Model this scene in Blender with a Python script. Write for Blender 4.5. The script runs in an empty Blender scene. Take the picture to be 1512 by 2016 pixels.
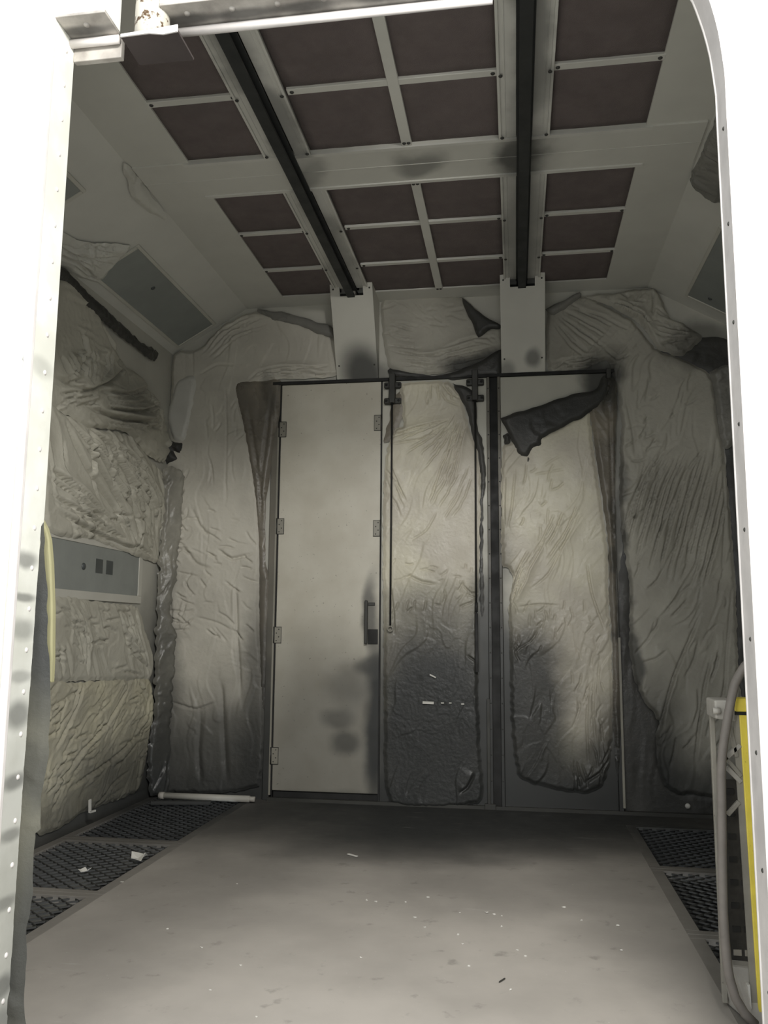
import bpy, bmesh, math, random
import numpy as np
from mathutils import Vector, Matrix
from mathutils.geometry import delaunay_2d_cdt
random.seed(7)
S = bpy.context.scene
COL = S.collection
PI = math.pi

# ------------------------------------------------------------------ camera
YAW, PITCH, ROLL, FPX, EYE = math.radians(8.92), math.radians(8.02), math.radians(.45), 1650.0, 1.6
def cam_axes():
    cy, sy, cp, sp = math.cos(YAW), math.sin(YAW), math.cos(PITCH), math.sin(PITCH)
    f = Vector((-sy*cp, cy*cp, sp)); r = Vector((cy, sy, 0)); u = r.cross(f)
    cr, sr = math.cos(ROLL), math.sin(ROLL)
    return cr*r+sr*u, -sr*r+cr*u, f
CR, CU, CF = cam_axes()
cam = bpy.data.objects.new('camera', bpy.data.cameras.new('camera')); COL.objects.link(cam)
cam.matrix_world = Matrix(((CR.x, CU.x, -CF.x, 0), (CR.y, CU.y, -CF.y, 0), (CR.z, CU.z, -CF.z, EYE), (0, 0, 0, 1)))
cam.data.sensor_fit = 'VERTICAL'; cam.data.sensor_height = 34.6; cam.data.lens = 34.6*FPX/2016
cam.data.clip_start = .05
S.camera = cam
EYEV = Vector((0, 0, EYE))
def ray(x, y): return CR*((x-756)/FPX) - CU*((y-1008)/FPX) + CF
class Plane:                                   # a surface with its own u, v directions; n points into the room
    def __init__(s, o, u, v):
        s.o = Vector(o); s.u = Vector(u).normalized(); s.v = Vector(v).normalized(); s.n = s.u.cross(s.v).normalized()
    def hit(s, x, y):
        d = ray(x, y); t = (s.o-EYEV).dot(s.n)/d.dot(s.n); p = EYEV+d*t
        return ((p-s.o).dot(s.u), (p-s.o).dot(s.v))
    def pt(s, a, b, h=0): return s.o+s.u*a+s.v*b+s.n*h
def onY(x, y, Y): d = ray(x, y); return EYEV+d*(Y/d.y)
def onZ(x, y, Z): d = ray(x, y); return EYEV+d*((Z-EYE)/d.z)
def onX(x, y, X): d = ray(x, y); return EYEV+d*(X/d.x)

# ------------------------------------------------------------------ the place's sizes
YB, YF, ZC = 8.0, 3.0, 4.89
YN = 2.87                                      # near face of the front wall; its returns run from here to YF
XL, XR = -3.5, 2.09
CXL, CXR, ZW = -2.71, 1.30, 4.43               # the sloped coves run from the ceiling edge down to the walls
OXL, OXR, OZ = -1.83, .757, 4.04               # the opening we look through
BACK = Plane((0, YB, 0), (1, 0, 0), (0, 0, 1))
LEFT = Plane((XL, 0, 0), (0, 1, 0), (0, 0, 1))
COVE = Plane((XL, 0, ZW), (0, 1, 0), (CXL-XL, 0, ZC-ZW))
COVER = Plane((XR, 0, ZW), (0, -1, 0), (CXR-XR, 0, ZC-ZW))
DOORP = Plane((0, 7.955, 0), (1, 0, 0), (0, 0, 1))

# ------------------------------------------------------------------ materials
def rgb(h): return tuple(((c/255)/12.92 if c/255 < .04045 else ((c/255+.055)/1.055)**2.4) for c in h)+(1,)
def newmat(name):
    m = bpy.data.materials.new(name); m.use_nodes = True
    nt = m.node_tree; b = nt.nodes['Principled BSDF']
    return m, nt, b
def N(nt, t, **kw):
    n = nt.nodes.new(t)
    for k, v in kw.items():
        if k.startswith('i_'): n.inputs[k[2:].replace('_', ' ')].default_value = v
        else: setattr(n, k, v)
    return n
def noise(nt, co, scale, detail=4, rough=.55, dist=0):
    n = N(nt, 'ShaderNodeTexNoise'); n.inputs['Scale'].default_value = scale; n.inputs['Detail'].default_value = detail
    n.inputs['Roughness'].default_value = rough; n.inputs['Distortion'].default_value = dist
    nt.links.new(co, n.inputs['Vector']); return n.outputs['Fac']
def ramp(nt, fac, a, b, lo=0., hi=1.):
    n = N(nt, 'ShaderNodeMapRange'); n.interpolation_type = 'SMOOTHSTEP'
    n.inputs['From Min'].default_value = a; n.inputs['From Max'].default_value = b
    n.inputs['To Min'].default_value = lo; n.inputs['To Max'].default_value = hi
    nt.links.new(fac, n.inputs['Value']); return n.outputs['Result']
def math_(nt, op, a, b):
    n = N(nt, 'ShaderNodeMath', operation=op)
    for i, x in enumerate((a, b)):
        if isinstance(x, (int, float)): n.inputs[i].default_value = x
        else: nt.links.new(x, n.inputs[i])
    return n.outputs[0]
def mix(nt, fac, a, b):
    n = N(nt, 'ShaderNodeMix', data_type='RGBA')
    if isinstance(fac, (int, float)): n.inputs[0].default_value = fac
    else: nt.links.new(fac, n.inputs[0])
    for i, x in ((6, a), (7, b)):
        if isinstance(x, tuple): n.inputs[i].default_value = x
        else: nt.links.new(x, n.inputs[i])
    return n.outputs[2]
def world_pos(nt): return N(nt, 'ShaderNodeNewGeometry').outputs['Position']
def blobs(nt, pos, items, warp=.25):
    """black overspray where the guns were aimed, and painted shade: soft round clouds; items = (centre, radii, strength)"""
    w = N(nt, 'ShaderNodeTexNoise'); w.inputs['Scale'].default_value = 1.7; w.inputs['Detail'].default_value = 5
    nt.links.new(pos, w.inputs['Vector'])
    sub = N(nt, 'ShaderNodeVectorMath', operation='SUBTRACT'); sub.inputs[1].default_value = (.5, .5, .5)
    nt.links.new(w.outputs['Color'], sub.inputs[0])
    sc = N(nt, 'ShaderNodeVectorMath', operation='SCALE'); sc.inputs['Scale'].default_value = warp*2
    nt.links.new(sub.outputs[0], sc.inputs[0])
    ad = N(nt, 'ShaderNodeVectorMath', operation='ADD'); nt.links.new(pos, ad.inputs[0]); nt.links.new(sc.outputs[0], ad.inputs[1])
    keep = None
    for c, r, s in items:
        a = N(nt, 'ShaderNodeVectorMath', operation='SUBTRACT'); nt.links.new(ad.outputs[0], a.inputs[0]); a.inputs[1].default_value = c
        d = N(nt, 'ShaderNodeVectorMath', operation='DIVIDE'); nt.links.new(a.outputs[0], d.inputs[0]); d.inputs[1].default_value = r
        l = N(nt, 'ShaderNodeVectorMath', operation='LENGTH'); nt.links.new(d.outputs[0], l.inputs[0])
        f = ramp(nt, l.outputs['Value'], .4, 1.25, s, 0.)
        f = math_(nt, 'SUBTRACT', 1., f)
        keep = f if keep is None else math_(nt, 'MULTIPLY', keep, f)
    return math_(nt, 'SUBTRACT', 1., keep)
SOOT_SHADE = rgb((50, 51, 50))  # colour of the overspray and of the painted shade
def paint(name, col, rough=.5, var=.12, soot=None, bump=.0, bscale=60, spots=0, metal=0, spec=.5, scale=2., warp=.25, col2=None, coat=0):  # soot: overspray clouds, on some surfaces with painted shade among them
    m, nt, b = newmat(name); pos = world_pos(nt)
    c = rgb(col)
    n1 = ramp(nt, noise(nt, pos, scale, 6), .3, .7)
    d = tuple(x*(1-var) for x in c[:3])+(1,) if col2 is None else rgb(col2)
    out = mix(nt, n1, c, d)
    if spots:
        sp = ramp(nt, noise(nt, pos, 38, 2, .6), .69, .76)
        out = mix(nt, math_(nt, 'MULTIPLY', sp, spots), out, rgb((45, 42, 38)))
    if soot:
        out = mix(nt, blobs(nt, pos, soot, warp), out, SOOT_SHADE)
    nt.links.new(out, b.inputs['Base Color'])
    b.inputs['Metallic'].default_value = metal; b.inputs['Specular IOR Level'].default_value = spec
    nt.links.new(ramp(nt, noise(nt, pos, scale*3, 4), .3, .7, rough*.85, min(1, rough*1.15)), b.inputs['Roughness'])
    if bump:
        bn = N(nt, 'ShaderNodeBump'); bn.inputs['Strength'].default_value = bump; bn.inputs['Distance'].default_value = .01
        nt.links.new(noise(nt, pos, bscale, 5), bn.inputs['Height']); nt.links.new(bn.outputs[0], b.inputs['Normal'])
    if coat: b.inputs['Coat Weight'].default_value = coat; b.inputs['Coat Roughness'].default_value = .12
    return m

BACKSOOT = [((-.6, 8, -.1), (3.6, 3, .62), 1.), ((-.8, 8, .75), (.95, 3, 1.15), 1.), ((-.76, 8, 1.6), (.6, 3, .6), .45), ((.14, 8, .95), (.42, 3, .95), .95), ((.3, 8, .1), (1.0, 3, .6), .7), ((-.22, 8, 1.0), (.24, 2, 1.7), .9),
            ((1.05, 8, .2), (.5, 3, 1.), .9), ((1.8, 8, .0), (.9, 3, .5), .8), ((-2.9, 8, .0), (1.1, 3, 1.15), .9), ((-2.5, 8, .7), (.24, 3, 1.3), .7), ((.86, 8, 3.98), (.22, 2, .34), .9), ((-.35, 8, 4.2), (.42, 2, .17), .9),
            ((-1.5, 8, 4.12), (.3, 2, .16), .5), ((.98, 8, 1.6), (.09, 2, 2.2), .75), ((1.75, 8, 4.3), (.4, 2, .22), .6), ((-3.45, 8, .9), (.2, 2, 1.3), .6), ((-2.5, 8, 3.9), (.1, 2, .25), .5), ((-3.5, 6.3, -.1), (.5, 2.2, .45), .85)]
DOOR1SOOTSHADE = [((-1.31, 8, .7), (.135, 3, .9), 1.), ((-1.62, 8, .55), (.17, 3, .14), .65), ((-1.7, 8, .78), (.2, 3, .12), .5), ((-1.5, 8, 1.1), (.3, 3, .25), .4),
             ((-1.36, 8, 1.75), (.09, 3, .4), .75), ((-1.9, 8, .02), (.7, 3, .1), .55), ((-1.8, 8, .35), (.95, 3, 1.35), .62), ((-1.36, 8, 1.25), (.16, 3, .12), .7)]  # the wide low cloud paints light falling off downward; the others are overspray
M = {}
M['wall'] = paint('booth wall paint', (192, 190, 180), .5, .1, BACKSOOT, bump=.03)
M['ceil'] = paint('ceiling paint', (208, 207, 199), .55, .07, [((.1, 5.5, 4.9), (.2, .35, .6), .8), ((-.62, 5.5, 4.9), (.22, .16, .6), .55), ((-1.45, 5.5, 4.9), (.16, .2, .6), .4),
                  ((.12, 6.6, 4.9), (.34, 1.6, .6), .45), ((.1, 7.7, 4.9), (.4, .3, .5), .3)], spots=0)
M['ceil_bar'] = paint('ceiling bar paint', (214, 213, 206), .5, .12, [((.1, 5.5, 4.9), (.25, .3, .6), .5), ((.1, 6.8, 4.9), (.24, 1.6, .6), .45), ((.1, 4.2, 4.9), (.14, 1.2, .6), .55), ((-1.53, 5.0, 4.9), (.13, 1.5, .6), .5), ((-1.53, 6.9, 4.9), (.14, .8, .6), .35)])
M['track'] = paint('overhead track paint', (48, 50, 50), .6, .25)
M['slot'] = paint('dark slot', (42, 43, 42), .8, .2)
M['filter'] = paint('filter fibre', (112, 102, 100), .95, .16, None, bump=.5, bscale=180, scale=5)
M['chute'] = paint('chute paint', (200, 198, 188), .5, .07, [((-1.48, 7.97, 4.12), (.25, .5, .3), .9), ((.2, 7.9, 4.2), (.09, .5, .1), .7), ((-.06, 7.97, 4.08), (.1, .4, .12), .5)], warp=.06)
M['door'] = paint('door paint', (198, 194, 181), .38, .08, DOOR1SOOTSHADE, spots=.5, warp=.12, col2=(187, 182, 168), scale=3)
M['door_mid'] = paint('middle door paint', (196, 194, 182), .45, .1, BACKSOOT)
M['frame'] = paint('door frame paint', (112, 108, 98), .5, .2, BACKSOOT)
M['dark'] = paint('dark steel', (58, 58, 54), .55, .3)
M['black'] = paint('black rubber', (30, 30, 29), .7, .3)
M['hinge'] = paint('hinge steel', (146, 143, 132), .45, .2)
M['floor'] = paint('floor plate', (180, 174, 166), .62, .2, [((-1.1, 7.6, 0), (1.7, 1.5, 1), 1.), ((.2, 8.0, 0), (1.6, 1.7, 1), .97), ((-2.6, 7.2, 0), (1., 1.2, 1), .75), ((1.2, 7.8, 0), (.9, 1.5, 1), .8), ((-1.2, 6.4, 0), (.8, .6, 1), .5), ((-.1, 6.9, 0), (.9, .7, 1), .5), ((-2.3, 5.2, 0), (1.1, 2.2, 1), .3), ((1.0, 5.6, 0), (.9, 2.2, 1), .25), ((-.7, 6.0, 0), (1.8, 1.1, 1), .26)], bump=.06, bscale=25, scale=1.2, warp=.35, spec=.35)  # last three clouds paint the light pool's falloff; the rest is overspray
M['concrete'] = paint('pale light-bouncing concrete', (222, 220, 214), .6, .08)
M['rim'] = paint('grating rim steel', (126, 122, 116), .6, .15, [((-2.9, 7.8, 0), (1., 1.9, 1), 1.), ((1.4, 7.8, 0), (1., 1.8, 1), .97)])
M['grate'] = paint('grating steel', (58, 58, 56), .6, .35, None, scale=9)
M['grate_dark'] = paint('soot-blackened grating steel', (26, 27, 27), .7, .3)
M['rustplate'] = paint('dark rusty plate', (70, 62, 60), .9, .2)
M['pit'] = paint('pit', (14, 15, 16), .9, .4)
M['front'] = paint('white front sheet metal', (240, 240, 234), .45, .03, [((-1.95, 2.87, .5), (.4, .5, 1.15), .62), ((-1.93, 2.87, 1.55), (.1, .3, .12), .5)])  # broad low cloud: staining that also paints the lamp light's falloff
JS = [((-1.83, 2.94, z), (.1, .09, h), st) for z, h, st in ((2.62, .05, .25), (1.86, .035, .6), (1.72, .02, .6), (1.6, .05, .45), (1.42, .03, .4), (1.28, .06, .6), (1.05, .035, .6), (.86, .03, .5), (.62, .03, .45), (.33, .05, .6), (.2, .08, .5))]
JS += [((-1.83, 2.94, .4), (.2, .2, 1.2), .4)]
M['jamb'] = paint('galvanised jamb strip', (236, 236, 228), .4, .06, JS, col2=(214, 214, 204), scale=4.2, bump=.05, bscale=30, warp=.05)
M['bead'] = paint('rolled metal edge', (222, 217, 214), .4, .15, None, scale=7)
M['lip'] = paint('header lip steel', (200, 195, 188), .5, .1, [((x_, 2.955, 4.07), (.16, .035, .1), .75) for x_ in (-1.75, -1.3, -1.05, -.8, -.5, -.2)], col2=(140, 134, 128), scale=6, metal=.1, warp=.03)
M['pipe'] = paint('spotted white pipe', (226, 220, 205), .5, .1)
M['yellow'] = paint('yellow paint', (250, 228, 92), .45, .15, None, spots=.35, scale=9)
M['greymetal'] = paint('dusty grey steel', (150, 146, 136), .6, .2, None, spots=.5, scale=9)
M['plate'] = paint('dirty slotted plate', (52, 50, 46), .7, .4, None, scale=14)
M['hose'] = paint('dusty hose', (128, 122, 116), .65, .15, None, scale=12)
M['pale'] = paint('pale block', (176, 172, 164), .6, .25, None, scale=6)
M['paper'] = paint('paper scrap', (205, 203, 196), .7, .1)
M['white'] = paint('white strip', (176, 174, 166), .5, .1)
M['foam'] = paint('pale yellow foam', (150, 146, 112), .8, .1)
M['glass'] = paint('lamp window', (144, 148, 144), .4, .12, None, scale=3)
M['trimpaint'] = paint('lamp frame paint', (200, 198, 188), .5, .1)
M['sticker'] = paint('dark sticker', (74, 78, 78), .5, .1)
# rust freckles on the pipe
nt = M['pipe'].node_tree; pos = world_pos(nt); b = nt.nodes['Principled BSDF']
fr = ramp(nt, noise(nt, pos, 26, 3, .6), .53, .62)
old = b.inputs['Base Color'].links[0].from_socket
nt.links.new(mix(nt, fr, old, rgb((96, 74, 52))), b.inputs['Base Color'])
# scratches and dust on the floor
nt = M['floor'].node_tree; pos = world_pos(nt); b = nt.nodes['Principled BSDF']
mp = N(nt, 'ShaderNodeMapping'); mp.inputs['Rotation'].default_value = (0, 0, .5); mp.inputs['Scale'].default_value = (1, 9, 1); nt.links.new(pos, mp.inputs[0])
st = ramp(nt, noise(nt, mp.outputs[0], 2.2, 8, .62), .62, .74)
msk = ramp(nt, noise(nt, pos, .9, 3), .45, .6)
old = b.inputs['Base Color'].links[0].from_socket
o2 = mix(nt, math_(nt, 'MULTIPLY', math_(nt, 'MULTIPLY', st, msk), .42), old, rgb((190, 188, 184)))
sp = ramp(nt, noise(nt, pos, 55, 2, .5), .735, .77)
o3 = mix(nt, math_(nt, 'MULTIPLY', sp, .35), o2, rgb((215, 213, 206)))
dk = ramp(nt, noise(nt, pos, 7, 5, .6), .60, .72)
o4 = mix(nt, math_(nt, 'MULTIPLY', dk, .34), o3, rgb((86, 82, 78)))
nt.links.new(o4, b.inputs['Base Color'])

def film(name, col, col2, rough=.52, soot=BACKSOOT, alpha=1., crinkle=.3, cscale=22, spec=.4):
    m, nt, b = newmat(name); pos = world_pos(nt)
    out = mix(nt, ramp(nt, noise(nt, pos, 1.6, 5), .35, .65), rgb(col), rgb(col2))
    if soot: out = mix(nt, blobs(nt, pos, soot), out, SOOT_SHADE)
    nt.links.new(out, b.inputs['Base Color'])
    nt.links.new(ramp(nt, noise(nt, pos, 4, 4), .3, .7, rough*.75, rough*1.35), b.inputs['Roughness'])
    b.inputs['Specular IOR Level'].default_value = spec
    b.inputs['Alpha'].default_value = alpha
    bn = N(nt, 'ShaderNodeBump'); bn.inputs['Strength'].default_value = crinkle; bn.inputs['Distance'].default_value = .012
    h = noise(nt, pos, cscale*1.6, 7, .65, .4)
    nt.links.new(h, bn.inputs['Height']); nt.links.new(bn.outputs[0], b.inputs['Normal'])
    return m
M['film'] = film('overspray coated film', (200, 196, 184), (184, 180, 169))
M['film_left'] = film('film on the left wall', (190, 187, 174), (174, 171, 158), soot=[((-3.5, 7.3, .0), (1, 1.4, .75), .75), ((-3.5, 6.9, 3.6), (.6, .5, .4), .25)])
M['film_low'] = film('yellowish film', (188, 183, 160), (170, 166, 150), soot=[((-3.5, 7.3, .0), (1, 1.3, .75), .8), ((-3.5, 5.6, .0), (1, 1.3, .35), .5)], crinkle=.35)
M['film_door'] = film('film on the doors', (204, 199, 180), (186, 180, 166), rough=.36)
M['film_brown'] = film('brownish loose film', (134, 127, 114), (112, 107, 98), rough=.3)
M['film_dark'] = film('sooted film', (58, 58, 56), (72, 71, 68), rough=.4, soot=None)
M['film_grey'] = film('grey film', (134, 132, 126), (116, 115, 110), rough=.3)
M['film_clear'] = film('shiny clear film', (160, 157, 146), (124, 122, 114), rough=.2, crinkle=.35, cscale=18, soot=BACKSOOT)
M['film_mid'] = film('dusky overspray coated film', (172, 169, 158), (156, 153, 143))
M['film_cove'] = film('film on the coves', (206, 205, 196), (192, 190, 182), soot=None)
M['film_stain'] = film('black-stained film', (108, 106, 94), (88, 87, 78), soot=[((-1.7, 3, 1.75), (.3, 1, .62), 1.), ((-1.7, 3, 1.1), (.3, 1, .12), .6), ((-1.7, 3, .4), (.3, 1, .5), .8)])
M['film_light'] = film('cleaner film', (206, 204, 196), (190, 188, 180), rough=.32)

# ------------------------------------------------------------------ mesh helpers
def link_mesh(name, verts, faces, mat, parent=None, smooth=False):
    me = bpy.data.meshes.new(name); me.from_pydata([tuple(v) for v in verts], [], faces)
    bm = bmesh.new(); bm.from_mesh(me); bmesh.ops.recalc_face_normals(bm, faces=bm.faces); bm.to_mesh(me); bm.free()
    me.materials.append(mat)
    if smooth: me.polygons.foreach_set('use_smooth', [True]*len(me.polygons))
    o = bpy.data.objects.new(name, me); COL.objects.link(o)
    if parent: setp(o, parent)
    return o
def setp(o, parent):
    bpy.context.view_layer.update()
    o.parent = parent; o.matrix_parent_inverse = parent.matrix_world.inverted()
class MB:
    def __init__(s): s.v = []; s.f = []
    def box(s, x0, x1, y0, y1, z0, z1):
        return s.hull([(x, y, z) for z in (z0, z1) for y in (y0, y1) for x in (x0, x1)])
    def hull(s, p):                            # eight corners: x fastest, then y, then z
        k = len(s.v); s.v += [Vector(q) for q in p]
        s.f += [tuple(k+i for i in q) for q in ((0, 1, 3, 2), (4, 6, 7, 5), (0, 4, 5, 1), (1, 5, 7, 3), (3, 7, 6, 2), (2, 6, 4, 0))]
        return s
    def bar(s, a, b, w, h, up=(0, 0, 1)):      # a rectangular bar from a to b
        a, b = Vector(a), Vector(b); d = (b-a).normalized(); up = Vector(up)
        if abs(d.dot(up)) > .95: up = Vector((0, 1, 0))
        x = d.cross(up).normalized()*w/2; z = x.cross(d).normalized()*h/2
        return s.hull([a-x-z, a+x-z, b-x-z, b+x-z, a-x+z, a+x+z, b-x+z, b+x+z])
    def tube(s, pts, r, n=12, cap=True):
        pts = [Vector(p) for p in pts]; k = len(s.v); rr = r if isinstance(r, (list, tuple)) else [r]*len(pts)
        t0 = (pts[1]-pts[0]).normalized(); ref = Vector((0, 0, 1)) if abs(t0.z) < .9 else Vector((1, 0, 0))
        x = t0.cross(ref).normalized()
        for i, p in enumerate(pts):
            t = (pts[min(i+1, len(pts)-1)]-pts[max(i-1, 0)]).normalized()
            x = (x-t*x.dot(t)).normalized(); y = t.cross(x)
            for j in range(n):
                a = 2*PI*j/n; s.v.append(p+(x*math.cos(a)+y*math.sin(a))*rr[i])
        for i in range(len(pts)-1):
            for j in range(n):
                s.f.append((k+i*n+j, k+i*n+(j+1) % n, k+(i+1)*n+(j+1) % n, k+(i+1)*n+j))
        if cap:
            s.f.append(tuple(k+j for j in range(n))); s.f.append(tuple(k+(len(pts)-1)*n+j for j in reversed(range(n))))
        return s
    def prism(s, poly, a, b):                  # polygon of 3-D points pushed from offset a to offset b (vectors)
        k = len(s.v); n = len(poly); a, b = Vector(a), Vector(b)
        s.v += [Vector(p)+a for p in poly]+[Vector(p)+b for p in poly]
        s.f.append(tuple(k+i for i in range(n))); s.f.append(tuple(k+n+i for i in reversed(range(n))))
        for i in range(n): s.f.append((k+i, k+(i+1) % n, k+n+(i+1) % n, k+n+i))
        return s
    def dome(s, c, r, nrm, flat=.5, n=10):
        c = Vector(c); nrm = Vector(nrm).normalized(); x = nrm.orthogonal().normalized(); y = nrm.cross(x); k = len(s.v)
        for i in range(3):
            e = i*PI/6
            for j in range(n):
                a = 2*PI*j/n; s.v.append(c+(x*math.cos(a)+y*math.sin(a))*r*math.cos(e)+nrm*r*flat*math.sin(e))
        s.v.append(c+nrm*r*flat)
        for i in range(2):
            for j in range(n): s.f.append((k+i*n+j, k+i*n+(j+1) % n, k+(i+1)*n+(j+1) % n, k+(i+1)*n+j))
        for j in range(n): s.f.append((k+2*n+j, k+2*n+(j+1) % n, k+3*n))
        return s
    def build(s, name, mat, parent=None, smooth=False, bevel=0):
        o = link_mesh(name, s.v, s.f, mat, parent, smooth)
        if bevel:
            md = o.modifiers.new('bevel', 'BEVEL'); md.width = bevel; md.segments = 2; md.limit_method = 'ANGLE'
        return o
def tag(o, label=None, cat=None, group=None, kind=None):
    if label: o['label'] = label
    if cat: o['category'] = cat
    if group: o['group'] = group
    if kind: o['kind'] = kind
    return o
def thing(name, loc, label, cat, group=None):
    o = bpy.data.objects.new(name, None); COL.objects.link(o); o.location = loc; o.empty_display_size = .1
    bpy.context.view_layer.update()
    return tag(o, label, cat, group)
def struct(o): o['kind'] = 'structure'; return o

# ------------------------------------------------------------------ wrinkled film
def _hash(ix, iy, seed):
    h = (ix.astype(np.int64)*374761393 + iy.astype(np.int64)*668265263 + seed*1442695041) & 0xffffffff
    h = ((h ^ (h >> 13))*1274126177) & 0xffffffff
    return ((h ^ (h >> 16)) & 0xffff)/65535.0*2*np.pi
def perlin(x, y, seed):
    ix, iy = np.floor(x), np.floor(y); fx, fy = x-ix, y-iy
    u, v = fx**3*(fx*(fx*6-15)+10), fy**3*(fy*(fy*6-15)+10)
    def g(dx, dy):
        a = _hash(ix+dx, iy+dy, seed); return np.cos(a)*(fx-dx)+np.sin(a)*(fy-dy)
    a = g(0, 0)*(1-u)+g(1, 0)*u; b = g(0, 1)*(1-u)+g(1, 1)*u
    return (a*(1-v)+b*v)*1.5
def seg_dist(P, pts):
    """distance to a polyline, signed side, and how far along it (0..1)"""
    best = np.full(len(P), 1e9); side = np.zeros(len(P)); along = np.zeros(len(P))
    L = [math.dist(pts[i], pts[i+1]) for i in range(len(pts)-1)]; T = sum(L); acc = 0
    for i in range(len(pts)-1):
        a = np.array(pts[i]); b = np.array(pts[i+1]); d = b-a; l2 = max(d@d, 1e-9)
        t = np.clip(((P-a)@d)/l2, 0, 1); q = P-(a+t[:, None]*d); dist = np.hypot(q[:, 0], q[:, 1])
        s = np.sign(d[0]*q[:, 1]-d[1]*q[:, 0]); m = dist < best
        best[m] = dist[m]; side[m] = s[m]; along[m] = ((acc+t*L[i])/T)[m]; acc += L[i]
    return best, side, along
def in_poly(P, poly):
    x, y = P[:, 0], P[:, 1]; r = np.zeros(len(P), bool); n = len(poly)
    for i in range(n):
        (x0, y0), (x1, y1) = poly[i], poly[(i+1) % n]
        if y0 == y1: continue
        r ^= ((y0 > y) != (y1 > y)) & (x < (x1-x0)*(y-y0)/(y1-y0)+x0)
    return r
def spline(pts, step, closed=False):
    out = []; n = len(pts); m = n if closed else n-1
    for i in range(m):
        p = [np.array(pts[(i+k) % n] if closed else pts[min(max(i+k, 0), n-1)], float) for k in (-1, 0, 1, 2)]
        L = np.linalg.norm(p[2]-p[1]); k = max(1, int(L/step))
        for j in range(k):
            t = j/k
            lin = p[1]*(1-t)+p[2]*t
            cr = .5*(2*p[1]+(p[2]-p[0])*t+(2*p[0]-5*p[1]+4*p[2]-p[3])*t*t+(3*p[1]-p[0]-3*p[2]+p[3])*t**3)
            out.append(tuple(lin*.45+cr*.55))
    if not closed: out.append(tuple(pts[-1]))
    return out
def fan(g0, g1, n, w=.012, a=.03, seed=0, trim=.3):
    """n creases spread between two guide lines, each a little shorter or longer than the next"""
    r = random.Random(seed); out = []; m = max(len(g0), len(g1))
    def rs(g, k): return [np.array(p, float) for p in spline(g, 1e9 if len(g) == k else 1)][::1] if len(g) == k else [np.array(g[0])*(1-i/(k-1))+np.array(g[-1])*i/(k-1) for i in range(k)]
    A, B = rs(g0, m), rs(g1, m)
    for i in range(n):
        t = min(1, max(0, (i+r.uniform(-.3, .3))/max(1, n-1)))
        L = [A[k]*(1-t)+B[k]*t for k in range(m)]
        d = spline([tuple(p) for p in L], max(1., np.linalg.norm(L[-1]-L[0])/12))
        k0 = int(r.uniform(0, trim)*len(d)); k1 = len(d)-int(r.uniform(0, trim)*len(d))
        d = d[k0:k1]
        if len(d) > 2: out.append(([(x+r.uniform(-1.2, 1.2), y+r.uniform(-1.2, 1.2)) for x, y in d], w*r.uniform(.7, 1.2), a*r.uniform(.5, 1.2)))
    return out
def dashes(x0, x1, y0, y1, n, ang, spread, lo, hi, w=.010, a=.016, seed=0):
    """short scattered creases"""
    r = random.Random(seed); out = []
    for i in range(n):
        x, y = r.uniform(x0, x1), r.uniform(y0, y1); L = r.uniform(lo, hi); an = math.radians(ang+r.uniform(-spread, spread)); b = r.uniform(-.25, .25)
        c, q = math.cos(an), -math.sin(an)
        out.append(([(x-c*L/2, y-q*L/2), (x+q*L*b*.4, y-c*L*b*.4), (x+c*L/2, y+q*L/2)], w*r.uniform(.7, 1.2), a*r.uniform(.5, 1.3)))
    return out
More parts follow.
